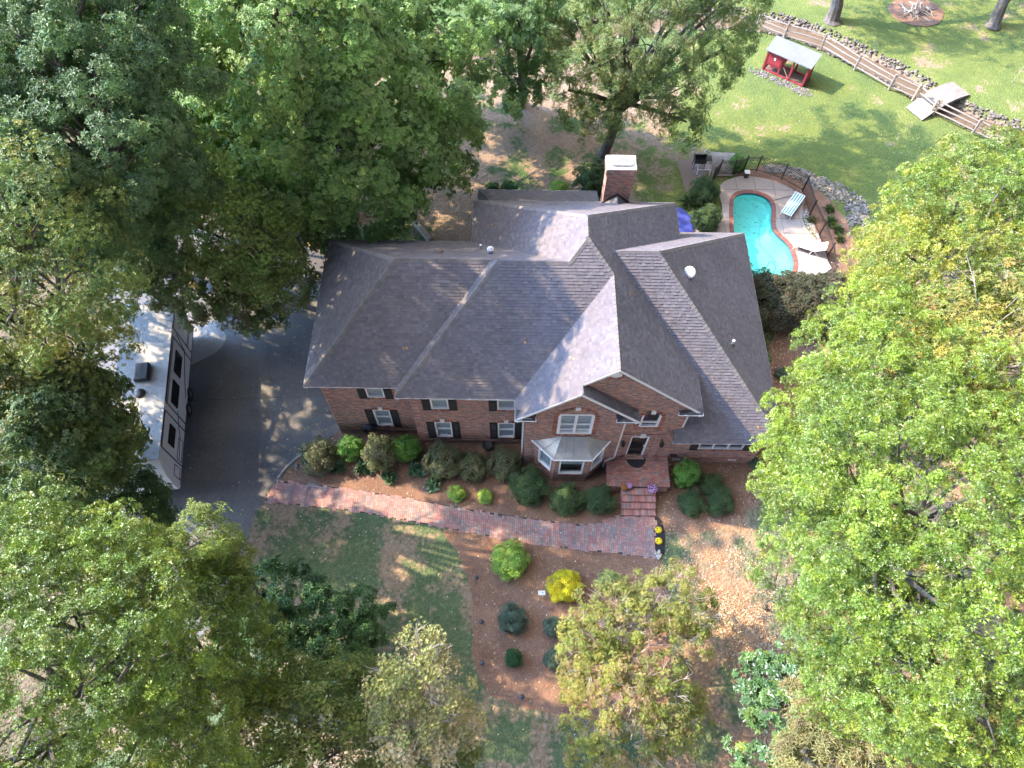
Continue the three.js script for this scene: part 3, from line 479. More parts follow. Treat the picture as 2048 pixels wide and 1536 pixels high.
slope([[-9.57, -24.48], HA, MA, MB, P1, [-2.183, -24.48]], eaveN(-24.48), dN, 103);
slope([[-5.32, -15.28], MB, MA, [-5.32, -15.8]], eaveW(-5.32), dW, 104);
const sB = slope([[-5.32, -15.28], [0.145, -15.28], P3, P2, P1, MB], eaveS(-15.28), dS, 105);
slope([[-2.183, -27.32], [-2.183, -24.48], P1, P2, P0], eaveW(-2.183), dW, 106);
slope([[-2.183, -27.32], P0, [8.64, -27.32]], eaveN(-27.32), dN, 107);
const sE = slope([[8.64, -14.68], [4.3925, -14.68], P3, P2, P0, [8.64, -27.32]], eaveE(8.64), dE, 108);
const sD = slope([[0.145, -14.25], [2.94, -14.25], [2.94, -14.68], [4.3925, -14.68], P3, [0.145, -15.28]], eaveW(0.145), dW, 109);
slope([[2.94, -14.25], [5.73, -14.25], [5.73, -14.82], [2.94, -14.82]], eaveE(5.73), dE, 110);
const yF = { S: (x, z) => 3.6 + SF * (-14.29 - z), E: (x, z) => 3.6 + SF * (13.03 - x), N: (x, z) => 3.6 + SF * (z + 27.37) };
const FR = [6.49, -20.83], FL = [4.2, -20.83];
const sF = slope([[7.73, -14.29], [13.03, -14.29], FR, FL, [4.2, -15.5], [7.73, -15.5]], yF.S, dS, 111);
slope([[13.03, -14.29], [13.03, -27.37], FR], yF.E, dE, 112);
slope([[13.03, -27.37], [4.2, -27.37], FL, FR], yF.N, dN, 113);
const yH = (x, z) => 3.25 + 0.45 * (z + 30.8);
slope([[-2.14, -30.75], [4.87, -30.75], [4.87, -26.85], [-0.4, -26.85]], yH, dN, 114);
slope([[-2.14, -30.75], [-0.4, -26.85], [-2.14, -26.85]], (x, z) => 3.25 + 1.0 * (x + 2.14), dW, 115);
// soffits and lower roof room
const soffit = (x0, x1, z0, z1, y) => add(house, 'soffit', new GB().box(x0, y, z0, x1, y + 0.02, z1), mWhite);
soffit(-9.5, -5.3, -24.4, -15.87, 5.86); soffit(-5.28, 0.2, -16.4, -15.33, 5.865); soffit(-2.12, 8.57, -27.26, -15.3, 5.87); soffit(0.19, 8.58, -15.4, -14.86, 5.905); soffit(8.06, 12.98, -27.3, -14.35, 3.46);
wall(house, 'wall', [-1.9, -30.3], E, [0, -1], rect(0, 6.5, 0, 3.2)); wall(house, 'wall', [-1.9, -30.3], F, [-1, 0], rect(0, 3.5, 0, 3.2)); wall(house, 'wall', [4.6, -30.3], F, E, rect(0, 3.5, 0, 3.2));
// ridge and hip caps, one by one on the slopes that face the drone
const capCol = [[0.178, 0.166, 0.168], [0.163, 0.152, 0.156], [0.193, 0.180, 0.178], [0.150, 0.140, 0.146]].map((c) => M({ color: new THREE.Color().setRGB(...c), map: speck, bumpMap: grain, bumpScale: 0.003, roughness: 0.95 }));
function caps(a, b, na, nb, single_, parent) { // a low end, b high end, na/nb: outward normals of the two slopes
  const A = V(...a), B = V(...b), d = B.clone().sub(A), len = d.length(); d.normalize();
  const side = (n) => { const N = V(...n).normalize(), t = d.clone().cross(N); const other = V(...(n === na ? nb : na)); if (t.dot(other) > 0) t.negate(); return t.normalize(); };
  const ta = side(na), tb = side(nb), up = V(...na).normalize().add(V(...nb).normalize()).normalize();
  const mk = () => { const g = new GB(), l = 0.3, w = 0.155, q = (s, t, h) => d.clone().multiplyScalar(s).addScaledVector(t, w).addScaledVector(up, h).toArray(), r = (s, h) => d.clone().multiplyScalar(s).addScaledVector(up, h).toArray(); for (const t of [ta, tb]) { g.quad(q(0, t, 0.032), r(0, 0.04), r(l, 0.018), q(l, t, 0.012)); g.quad(q(0, t, 0.008), r(0, 0.016), r(0, 0.04), q(0, t, 0.032)); g.quad(q(0, t, 0.008), q(l, t, 0.0), q(l, t, 0.012), q(0, t, 0.032)); } return g; };
  const n = Math.floor(len / 0.215);
  if (single_) { const geo = mk().build(); geo.userData.local = true; for (let i = 0; i < n; i++) { const m = add(parent, 'ridge_cap', geo, pick(capCol)); m.position.copy(A).addScaledVector(d, i * 0.215).sub(origin.get(house)); } } else { const gb = new GB(); for (let i = 0; i < n; i++) { const o = A.clone().addScaledVector(d, i * 0.215), g = mk(), c = pick([[0.205, 0.19, 0.192], [0.185, 0.172, 0.176], [0.225, 0.208, 0.205]]); for (let k = 0; k < g.p.length; k += 3) { gb.p.push(g.p[k] + o.x, g.p[k + 1] + o.y, g.p[k + 2] + o.z); gb.c.push(...c); } gb.u.push(...g.u); gb.hasC = true; } add(parent, 'ridge_caps', gb, mShingle, { kind: 'stuff' }); }
}
const nS = [0, 1, S], nN = [0, 1, -S], nW = [-S, 1, 0], nE = [S, 1, 0], nSF = [0, 1, SF], nEF = [SF, 1, 0], nNF = [0, 1, -SF];
const h3 = (p, f) => [p[0], f(p[0], p[1]), p[1]];
srand(61);
caps(h3([-9.5, -15.87], eaveS(-15.8)), h3(HA, eaveS(-15.8)), nS, nW, true, sA);
caps(h3(HA, eaveS(-15.8)), h3(MA, eaveS(-15.8)), nS, nN, true, sA);
caps(h3([-5.25, -15.35], eaveS(-15.28)), h3(MB, eaveS(-15.28)), nS, nW, true, sB);
caps(h3(MB, eaveS(-15.28)), h3(P1, eaveS(-15.28)), nS, nN, true, sB);
caps(h3(P1, eaveS(-15.28)), h3(P2, eaveS(-15.28)), nS, nW, true, sB);
caps(h3(P3, eaveS(-15.28)), h3(P2, eaveS(-15.28)), nS, nE, true, sB);
caps(h3([4.3925, -14.7], eaveE(8.64)), h3(P3, eaveE(8.64)), nE, nW, true, sD);
caps(h3(P2, eaveE(8.64)), h3(P0, eaveE(8.64)), nE, nW, true, sE);
caps(h3([2.94, -14.26], eaveE(5.73)), h3([2.94, -14.7], eaveE(5.73)), nE, nW, true, sD);
caps(h3([12.96, -14.36], yF.S), h3(FR, yF.S), nSF, nEF, true, sF);
caps(h3([4.75, -20.83], yF.S), h3(FR, yF.S), nSF, nNF, true, sF);
caps(h3([8.57, -27.25], eaveE(8.64)), h3(P0, eaveE(8.64)), nE, nN, false, sE);
caps(h3([-2.11, -27.25], eaveW(-2.183)), h3(P0, eaveW(-2.183)), nW, nN, false, sE);
caps(h3([-9.5, -24.41], eaveW(-9.57)), h3(HA, eaveW(-9.57)), nW, nN, false, sA);
caps(h3([12.96, -27.3], yF.E), h3(FR, yF.E), nEF, nNF, false, sF);
// gutters with hangers and the leaf debris lying in them
srand(71);
function gutter(a, b, y, out) { // a, b plan ends of the outer edge; out: outward unit
  const gb = new GB(), l = Math.hypot(b[0] - a[0], b[1] - a[1]), d = [(b[0] - a[0]) / l, (b[1] - a[1]) / l], P = (s, o, yy) => [a[0] + d[0] * s + out[0] * o, yy, a[1] + d[1] * s + out[1] * o];
  const prof = [[-0.13, y + 0.02], [-0.13, y - 0.1], [-0.045, y - 0.12], [-0.01, y - 0.06], [0.01, y - 0.03], [0.01, y + 0.015], [-0.012, y + 0.015]];
  for (let i = 0; i + 1 < prof.length; i++) gb.quad(P(0, ...prof[i]), P(l, ...prof[i]), P(l, ...prof[i + 1]), P(0, ...prof[i + 1]));
  for (const s of [0, l]) { gb.quad(P(s, -0.13, y + 0.015), P(s, 0.01, y + 0.015), P(s, 0.01, y - 0.05), P(s, -0.13, y - 0.1)); }
  for (let s = 0.3; s < l; s += 0.62) gb.quad(P(s, -0.2, y + 0.07), P(s + 0.025, -0.2, y + 0.07), P(s + 0.025, 0.005, y + 0.024), P(s, 0.005, y + 0.024));
  const fa = P(0, -0.14, y - 0.08), fb = P(l, -0.14, y - 0.08); gb.bar(fa, fb, 0.03, 0.18);
  const g = add(house, 'gutter', gb, mWhite), db = new GB();
  for (let s = 0.02; s < l - 0.03; s += 0.06) { const w = 0.05 + 0.04 * R(), k = fbm(a[0] * 3 + s * 1.1, a[1] * 3 + s * 1.1, 3); if (k < 0.42) continue; const c = mul(pick([[0.16, 0.085, 0.05], [0.23, 0.13, 0.08], [0.12, 0.075, 0.05], [0.28, 0.2, 0.12]]), rr(0.7, 1.3)); db.quad(P(s, -0.12, y - 0.02), P(s + w, -0.12, y - 0.01), P(s + w, -0.015, y - 0.02 + rr(0, 0.02)), P(s, -0.015, y - 0.02), c); }
  if (db.p.length) add(g, 'leaf_debris', db, mDebris, { kind: 'stuff' });
}
gutter([-9.57, -15.8], [-5.32, -15.8], 6, dS); gutter([-9.57, -24.48], [-9.57, -15.8], 6, dW); gutter([-9.57, -24.48], [-2.183, -24.48], 6, dN);
gutter([-5.32, -15.8], [-5.32, -15.28], 6, dW); gutter([-5.32, -15.28], [0.145, -15.28], 6, dS); gutter([0.145, -15.28], [0.145, -14.19], 6, dW);
gutter([-2.183, -27.32], [-2.183, -24.48], 6, dW); gutter([-2.183, -27.32], [4.45, -27.32], 6, dN); gutter([6.3, -27.32], [8.64, -27.32], 6, dN); gutter([8.64, -27.32], [8.64, -23.5], 6, dE); gutter([8.64, -17.6], [8.64, -14.6], 6, dE);
gutter([5.73, -14.8], [5.73, -14.19], 6, dE); gutter([0.145, -14.19], [1.12, -14.19], 6, dS); gutter([4.72, -14.19], [5.73, -14.19], 6, dS); gutter([7.55, -14.58], [8.64, -14.58], 6, dS);
gutter([7.73, -14.29], [13.03, -14.29], 3.6, dS); gutter([13.03, -14.29], [13.03, -27.37], 3.6, dE); gutter([8.7, -27.37], [13.03, -27.37], 3.6, dN); gutter([-2.14, -30.78], [4.87, -30.78], 3.25, dN); gutter([-2.14, -30.78], [-2.14, -27.3], 3.25, dW); gutter([4.87, -30.78], [4.87, -28.3], 3.25, dE);
// rake boards and cornice returns on the two gables
function rake(a, b) { add(house, 'rake_board', new GB().obox([(a[0] + b[0]) / 2, (a[1] + b[1]) / 2 - 0.1, (a[2] + b[2]) / 2], [(b[0] - a[0]) / 2, (b[1] - a[1]) / 2, 0], [0, 0.085, 0], [0, 0, 0.02]), mWhite); }
rake([0.15, 6.02, -14.255], [2.94, 8.53, -14.255]); rake([2.94, 8.53, -14.255], [5.72, 6.02, -14.255]); rake([2.95, 8.54, -14.685], [4.3925, 9.845, -14.685]); rake([4.3925, 9.845, -14.685], [8.63, 6.02, -14.685]);
function ret(x0, x1, zf, zb, hi) { // little hipped roof over a cornice return
  const y0 = 6.0, gb = new GB(), c = [0.13, 0.125, 0.13], peak = hi ? x0 : x1, y1 = 6.34; gb.quad([x0, y0, zf], [x1, y0, zf], [x1, hi ? y0 : y1, zb], [x0, hi ? y1 : y0, zb], c); gb.tri([x0, y0, zf], [x0, y0, zb], [peak, y1, zb], c); gb.tri([x1, y0, zf], [x1, y0, zb], [peak, y1, zb], c); gb.quad([x0, y0 - 0.12, zf], [x1, y0 - 0.12, zf], [x1, y0 - 0.12, zb], [x0, y0 - 0.12, zb], c); add(house, 'cornice_return', gb, mShingle);
}
ret(0.2, 1.1, -14.2, -14.64, true); ret(4.74, 5.7, -14.2, -14.64, false); ret(7.57, 8.6, -14.6, -14.82, false);
// downspouts
function spout(pts) { const gb = new GB(); for (let i = 0; i + 1 < pts.length; i++) gb.bar(pts[i], pts[i + 1], 0.085, 0.07); add(house, 'downspout', gb, mWhite); }
spout([[0.55, 5.9, -14.95], [0.55, 0.35, -14.95], [0.45, 0.12, -14.7]]);
spout([[5.3, 5.9, -14.76], [5.3, 0.95, -14.76], [5.28, 0.93, -14.68], [4.8, 0.9, -14.5], [4.76, 0.3, -14.42]]);
spout([[8.12, 5.9, -14.9], [8.12, 3.98, -14.9], [8.2, 3.9, -14.75]]);
// chimney with cricket, crown and metal cap
{
  const x0 = 4.66, x1 = 6.03, zf = -26.9, zb = -27.75, gb = new GB().box(x0, 0, zb, x1, 8.3, zf).box(x0 - 0.04, 8.3, zb - 0.04, x1 + 0.04, 8.45, zf + 0.04).box(x0 - 0.08, 8.45, zb - 0.08, x1 + 0.08, 8.75, zf + 0.08);
  const ch = add(house, 'chimney', gb, mBrick);
  add(ch, 'crown', new GB().box(x0 - 0.06, 8.75, zb - 0.06, x1 + 0.06, 8.84, zf + 0.06), mWhiteWarm);
  const a = [4.83, 8.98, -27.62], b = [5.87, 8.98, -27.06], m = [5.35, 9.17, -27.34], cap = new GB(), P = [[a[0], a[1], a[2]], [b[0], a[1], a[2]], [b[0], a[1], b[2]], [a[0], a[1], b[2]]];
  for (let i = 0; i < 4; i++) cap.tri(P[i], P[(i + 1) % 4], m); const rim = new GB(); for (let i = 0; i < 4; i++) rim.bar([P[i][0], 8.95, P[i][2]], [P[(i + 1) % 4][0], 8.95, P[(i + 1) % 4][2]], 0.05, 0.11); for (const p of P) rim.bar([p[0] * 0.98 + m[0] * 0.02, 8.84, p[2]], [p[0] * 0.98 + m[0] * 0.02, 8.96, p[2]], 0.04, 0.04);
  add(ch, 'cap', cap, M({ color: new THREE.Color().setRGB(0.42, 0.43, 0.45), metalness: 0.4, roughness: 0.4 })); add(ch, 'cap_rim', rim, mWhite);
  const zc = -26.9, yc = (z) => 6 + S * (z + 27.32), t = [5.345, 7.0, -26.92], cr = new GB(), c = [0.14, 0.135, 0.14], back = [5.345, 7.02, -26.19]; cr.tri([4.6, yc(zc) - 0.03, zc], t, back, c); cr.tri([6.09, yc(zc) - 0.03, zc], back, t, c); add(ch, 'cricket', cr, mShingle);
  const fl = new GB(); fl.bar([4.62, yc(zc) + 0.05, -26.87], [5.345, 7.05, -26.87], 0.03, 0.1); fl.bar([5.345, 7.05, -26.87], [6.07, yc(zc) + 0.05, -26.87], 0.03, 0.1); add(ch, 'flashing', fl, mDark);
}
// things on the roof
{
  srand(88); const lf = new GB(); for (const [x, z, f] of [[2.5, -16.2, eaveW(0.145)], [8.5, -17.9, eaveE(8.64)], [8.3, -18.4, eaveE(8.64)], [-5.2, -15.6, eaveS(-15.28)], [-4.9, -17, eaveS(-15.28)], [10.2, -15.3, yF.S], [11.6, -14.9, yF.S], [0.6, -17.4, eaveS(-15.28)], [5.2, -19, eaveE(8.64)], [-1.2, -24.9, eaveW(-2.183)]]) for (let k = 0; k < 2; k++) { const a = x + rr(-0.15, 0.15), b = z + rr(-0.15, 0.15), q = (u, w) => [a + u, f(a + u, b + w) + 0.05, b + w]; lf.quad(q(0, 0), q(0.07, 0.02), q(0.1, 0.09), q(0.02, 0.07), mul(pick([[0.5, 0.25, 0.05], [0.5, 0.36, 0.12], [0.3, 0.14, 0.07]]), rr(0.8, 1.2))); } add(house, 'roof_leaves', lf, mDebris, { kind: 'stuff' });
  const tv = new GB(); const c = [-3.486, 8.56, -21.63]; tv.obox([c[0], c[1] + 0.03, c[2]], [0.3, 0, 0], [0, 0.01, 0.0], [0, 0.2, 0.22]); const dome = new THREE.SphereGeometry(0.2, 14, 7, 0, Math.PI * 2, 0, Math.PI / 2); dome.scale(1, 0.8, 1); dome.translate(c[0], c[1] + 0.08, c[2]);
  add(add(house, 'roof_vent', tv, mDark), 'dome', dome, M({ color: new THREE.Color().setRGB(0.16, 0.12, 0.1), roughness: 0.7 }));
  const pipe = (p, h, r, m) => { const g = new THREE.CylinderGeometry(r, r, h + 0.1, 14); g.translate(p[0], p[1] + h / 2 - 0.05, p[2]); const o = add(house, 'vent_pipe', g, m); const k = new THREE.CylinderGeometry(r * 1.3, r * 2.2, 0.08, 14); k.translate(p[0], p[1] + 0.04, p[2]); add(o, 'boot', k, mDark); return o; };
  pipe([-1.595, 7.5, -22.6], 0.5, 0.05, mWhite); pipe([10.43, 6.05, -18.38], 0.35, 0.06, mWhiteWarm);
  const f = pipe([-1.08, 8.55, -21.55], 0.42, 0.09, M({ color: new THREE.Color().setRGB(0.5, 0.5, 0.52), metalness: 0.5, roughness: 0.35 })); const hat = new THREE.CylinderGeometry(0.05, 0.15, 0.12, 16); hat.translate(-1.08, 9.05, -21.55); add(f, 'cap', hat, mWhite); const h2 = new THREE.CylinderGeometry(0.15, 0.15, 0.1, 16); h2.translate(-1.08, 8.95, -21.55); add(f, 'collar', h2, mWhite);
  // satellite dish on the east slope of the right wing
  const dishG = new THREE.SphereGeometry(0.42, 20, 8, 0, Math.PI * 2, 0, 0.72); dishG.scale(1, 0.8, 1); dishG.translate(0, -0.3, 0); dishG.rotateZ(-0.9); dishG.rotateY(-2.3); dishG.translate(8.1, 8.55, -20.69);
  const d = add(house, 'satellite_dish', dishG, M({ color: new THREE.Color().setRGB(0.5, 0.51, 0.5), roughness: 0.5, side: THREE.DoubleSide })); add(d, 'mast', new GB().tube([[8.25, 8.1, -20.6], [8.2, 8.35, -20.62], [8.1, 8.5, -20.68]], 0.025, 6), mDark); add(d, 'feed_arm', new GB().tube([[8.2, 8.3, -20.6], [8.4, 8.55, -20.45]], 0.015, 5), mDark);
}
// ---------------------------------------------------------------- porch and steps
const PRED = [[0.46, 0.19, 0.155], [0.50, 0.22, 0.18], [0.42, 0.17, 0.145], [0.44, 0.25, 0.215], [0.33, 0.25, 0.235], [0.52, 0.27, 0.21]];
function pavers(parent, x0, x1, z0, z1, y, lx, lz, stag, nm) { const gb = new GB(); let k = 0; for (let z = z0; z < z1 - 0.03; z += lz, k++) for (let x = x0 - (k % 2 ? stag : 0); x < x1 - 0.02; x += lx) { const a = Math.max(x, x0), b = Math.min(x + lx, x1), e = Math.min(z + lz, z1); if (b - a < 0.03) continue; const c = mul(pick(PRED), rr(0.75, 1.05)), h = rr(0.0, 0.004); gb.box(a + 0.004, y - 0.02, z + 0.004, b - 0.004, y + h, e - 0.004, c); } return add(parent, nm, gb, mBrickV, { kind: 'stuff' }); }
srand(81);
{
  const p = thing('porch', 'raised brick porch landing in front of the black front door', 'porch', [6.43, 0, -13.95]);
  add(p, 'base', new GB().box(4.9, 0, -14.6, 5.2, 0.78, -13.2).box(5.2, 0, -14.82, 7.98, 0.78, -13.2), mBrick);
  add(p, 'slab', new GB().prism([[4.85, -14.58], [5.32, -14.74], [5.32, -14.8], [8.03, -14.8], [8.03, -13.13], [4.85, -13.13]], 0.78, 0.862), mMortar);
  pavers(p, 4.85, 8.03, -13.34, -13.13, 0.875, 0.075, 0.21, 0, 'brick_border'); pavers(p, 4.85, 5.06, -14.56, -13.34, 0.875, 0.21, 0.075, 0, 'brick_border'); pavers(p, 7.82, 8.03, -14.8, -13.34, 0.875, 0.21, 0.075, 0, 'brick_border');
  pavers(p, 5.06, 7.82, -14.56, -13.34, 0.875, 0.21, 0.105, 0.105, 'brick_floor'); pavers(p, 5.33, 7.82, -14.8, -14.56, 0.875, 0.21, 0.105, 0.105, 'brick_floor');
}
{
  const s = thing('front_steps', 'four brick steps rising from the brick path to the porch', 'steps', [6.45, 0, -12.5]);
  const zs = [-11.875, -12.17, -12.47, -12.778]; const x0 = 5.59, x1 = 7.31;
  zs.forEach((z, i) => { const y = 0.175 * (i + 1); const st = add(s, 'step', new GB().box(x0 + 0.03, i ? y - 0.175 : 0, -13.18, x1 - 0.03, y - 0.06, z - 0.03), mBrick); const gb = new GB(); for (let x = x0; x < x1 - 0.03; x += 0.0717) gb.box(x + 0.003, y - 0.06, z - 0.34, x + 0.068, y + rr(0, 0.003), z, mul(pick(PRED), rr(0.85, 1.2))); add(st, 'tread_brick', gb, mBrickV, { kind: 'stuff' }); });
}
single('doormat', (() => { const g = new GB(), n = 20, P = []; for (let i = 0; i <= n; i++) { const t = i / n * Math.PI; P.push([6.41 + Math.cos(t) * 0.5, -14.86 + 0.03 + Math.sin(t) * 0.56 + 0.0]); } return g.prism(P.map((q) => [q[0], q[1] + 0.13]), 0.884, 0.9); })(), M({ color: new THREE.Color().setRGB(0.022, 0.024, 0.03), bumpMap: grain, bumpScale: 0.006, roughness: 1 }), 'black half-round doormat lying before the front door', 'doormat');

// ---------------------------------------------------------------- foliage
function leaf(gb, b, d, up, len, wid, droop, col, lobed) { // b base, d direction (Vector3 unit), up unit
  const s = d.clone().cross(up).normalize(), t = s.clone().cross(d).normalize();
  const at = (l, w, h) => [b.x + d.x * l + s.x * w + t.x * h, b.y + d.y * l + s.y * w + t.y * h, b.z + d.z * l + s.z * w + t.z * h];
  const B = at(0, 0, 0), T = at(len, 0, -droop * len);
  if (lobed) { // pointed side lobes, as on a pin oak
    const c = at(len * 0.5, 0, -droop * len * 0.25);
    gb.tri(B, at(len * 0.42, wid * 0.18, 0), T, col); gb.tri(B, T, at(len * 0.42, -wid * 0.18, 0), col);
    gb.tri(c, at(len * 0.28, wid * 0.12, 0), at(len * 0.62, wid * 0.62, wid * 0.12), col); gb.tri(c, at(len * 0.62, -wid * 0.62, wid * 0.12), at(len * 0.28, -wid * 0.12, 0), col);
  } else { const h = wid * 0.16, m = len * 0.48; const l = at(m, wid / 2, h), r = at(m, -wid / 2, h), c = at(m, 0, -droop * len * 0.3); gb.tri(B, c, l, col); gb.tri(l, c, T, col); gb.tri(B, r, c, col); gb.tri(r, T, c, col); }
}
function onSphere() { const z = rr(-1, 1), a = rr(0, 6.2832), q = Math.sqrt(1 - z * z); return V(q * Math.cos(a), z, q * Math.sin(a)); }
// a sprig: rosettes of leaves spread in a flattened clump of unit-less size R (metres), axis +y
function sprig({ n = 9, R: rad = 0.3, flat = 0.55, leaves = 6, len = 0.13, wid = 0.06, open = 0.9, droop = 0.3, lobed = false, tint = 0.22, hang = 0, warm = 0, s = 1 }) {
  srand(s * 7919 + 13); const gb = new GB(), Y = V(0, 1, 0);
  for (let i = 0; i < n; i++) {
    const p = onSphere().multiplyScalar(rad * Math.pow(R(), 0.45)); p.y *= flat; const ax = V(0, 1, 0).addScaledVector(p.clone().divideScalar(rad), 1.0).addScaledVector(onSphere(), 0.35); ax.y -= hang; ax.normalize();
    const q = new THREE.Quaternion().setFromUnitVectors(Y, ax), k = rr(1 - tint, 1 + tint), a0 = rr(0, 6.3);
    for (let j = 0; j < leaves; j++) {
      const a = a0 + j / leaves * 6.2832 + rr(-0.25, 0.25), e = open * rr(0.75, 1.2); const d = V(Math.cos(a) * Math.sin(e), Math.cos(e), Math.sin(a) * Math.sin(e)).applyQuaternion(q), l = len * rr(0.75, 1.2), kk = k * rr(0.88, 1.12), w = R() < warm;
      leaf(gb, p.clone().addScaledVector(d, len * 0.12), d, ax, l, wid * l / len, droop, w ? [kk * 1.9, kk * 1.15, kk * 0.9] : [kk * rr(0.92, 1.1), kk, kk * rr(0.85, 1.1)], lobed);
    }
  }
  return gb.build();
}
const leafMat = (o) => new THREE.MeshPhysicalMaterial({ vertexColors: true, roughness: 0.62, specularIntensity: 0.6, transmission: 0.5, thickness: 0, side: THREE.DoubleSide, ...o });
const mLeaf = leafMat({}), mLeafGloss = leafMat({ roughness: 0.36, specularIntensity: 1, transmission: 0.45 }), mLeafDull = leafMat({ roughness: 0.75, transmission: 0.3 });
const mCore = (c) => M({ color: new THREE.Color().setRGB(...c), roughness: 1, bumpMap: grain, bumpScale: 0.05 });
const SP = {
  oak: sprig({ n: 8, R: 0.36, leaves: 6, len: 0.19, wid: 0.085, open: 1.1, droop: 0.22, lobed: true, s: 1, tint: 0.3 }),
  maple: sprig({ n: 20, R: 0.38, leaves: 5, len: 0.108, wid: 0.095, open: 1.15, droop: 0.35, s: 2 }),
  dark: sprig({ n: 15, R: 0.37, leaves: 6, len: 0.128, wid: 0.066, open: 1.1, droop: 0.3, s: 3 }),
  fine: sprig({ n: 16, R: 0.32, leaves: 6, len: 0.105, wid: 0.035, open: 1.0, droop: 0.4, hang: 0.35, s: 4 }),
  feather: sprig({ n: 14, R: 0.3, leaves: 9, len: 0.10, wid: 0.026, open: 0.7, droop: 0.1, s: 5 }),
  small: sprig({ n: 16, R: 0.3, leaves: 5, len: 0.085, wid: 0.05, open: 1.1, droop: 0.25, s: 6, warm: 0.02 }),
  autumn: sprig({ n: 13, R: 0.3, leaves: 5, len: 0.095, wid: 0.062, open: 1.15, droop: 0.4, s: 7, warm: 0.03 }),
  broad: sprig({ n: 5, R: 0.4, leaves: 6, len: 0.28, wid: 0.16, open: 1.2, droop: 0.3, s: 8, tint: 0.15 }),
  lance: sprig({ n: 9, R: 0.36, leaves: 6, len: 0.19, wid: 0.06, open: 1.0, droop: 0.5, s: 9, tint: 0.25 }),
};
const UP = V(0, 1, 0), tmpQ = new THREE.Quaternion(), tmpM = new THREE.Matrix4(), tmpC = new THREE.Color();
// lobes: [x, y, z, r, vertical stretch]
function crownPoints(lobes, { gap = 0.5, jit = 0.22, under = -0.55, inner = 0.35, ragged = 0.2, fill = 1, spray = 0.08, clump = 0.8, gaps = 0.12 }) {
  const out = [];
  lobes.forEach((L, li) => {
    const [x, y, z, r, k = 0.85] = L, total = Math.max(12, Math.round(4 * Math.PI * r * r / (gap * gap) * fill)), cr = Math.min(clump, r * 0.5), nc = Math.max(6, Math.round(4 * Math.PI * r * r * 1.15 / (2.2 * cr * cr))), per = total / nc, ga = Math.PI * (3 - Math.sqrt(5)), o1 = rr(0, 9), o2 = rr(0, 9);
    for (let i = 0; i < nc; i++) {
      const yy = clamp(1 - 2 * (i + 0.5) / nc + rr(-0.06, 0.06), -1, 1); if ((yy < under && R() > 0.25) || R() < gaps) continue;
      const q = Math.sqrt(1 - yy * yy), a = i * ga + rr(-0.25, 0.25), d = V(Math.cos(a) * q, yy, Math.sin(a) * q);
      const bump = (fbm(d.x * 2.6 + o1 + 20, d.z * 2.6 + d.y * 2.1 + o2 + 20, 3) - 0.5) * 2 * ragged, f = (1 + bump + rr(-jit, jit) * 0.7) * (R() < inner ? rr(0.62, 0.92) : R() < spray ? rr(1.05, 1.25) : 1);
      const c = V(x + d.x * r * f, y + d.y * r * k * f, z + d.z * r * f), tone = rr(0.8, 1.2), c2 = cr * rr(0.75, 1.25), m = Math.max(2, Math.round(per * rr(0.8, 1.2)));
      let hid = false; for (let w = 0; w < lobes.length; w++) if (w !== li) { const Q = lobes[w], e = Math.hypot((c.x - Q[0]) / Q[3], (c.y - Q[1]) / (Q[3] * (Q[4] || 0.85)), (c.z - Q[2]) / Q[3]); if (e < 0.72) { hid = true; break; } }
      if (hid) continue;
      for (let s = 0; s < m; s++) { const v = onSphere(); if (v.dot(d) + v.y * 0.4 < -0.25) v.negate(); const p = c.clone().addScaledVector(v, c2 * Math.sqrt(rr(0.3, 1))); if (p.y > 0.12) out.push([p, v.clone().multiplyScalar(0.7).add(d).normalize(), li, bump, tone]); }
    }
  });
  return out;
}
function crownMesh(parent, name, lobes, geo, mat, pal, o = {}) {
  const pts = crownPoints(lobes, o), org = parent ? origin.get(parent) : V(0, 0, 0), [s0, s1] = o.size || [0.8, 1.25], m = new THREE.InstancedMesh(geo, mat, pts.length), lc = lobes.map(() => pick(pal));
  pts.forEach(([p, d, li, b, tone], i) => {
    const ax = d.clone().multiplyScalar(o.outward ?? 0.8).add(V(rr(-0.4, 0.4), o.lift ?? 0.7, rr(-0.4, 0.4))).normalize();
    tmpQ.setFromUnitVectors(UP, ax).multiply(new THREE.Quaternion().setFromAxisAngle(UP, rr(0, 6.3)));
    const s = rr(s0, s1); tmpM.compose(p.clone().sub(org), tmpQ, V(s, s * rr(0.85, 1.2), s)); m.setMatrixAt(i, tmpM);
    const c = mix(R() < 0.55 ? lc[li] : pick(pal), pick(pal), R() * 0.5), k = rr(0.85, 1.15) * tone * (1 + b * 0.25); m.setColorAt(i, tmpC.setRGB(c[0] * k, c[1] * k, c[2] * k));
  });
  m.name = numbered(name); m.userData = { kind: 'stuff' }; m.castShadow = m.receiveShadow = true; parent.add(m); return m;
}
let nSprigs = 0;
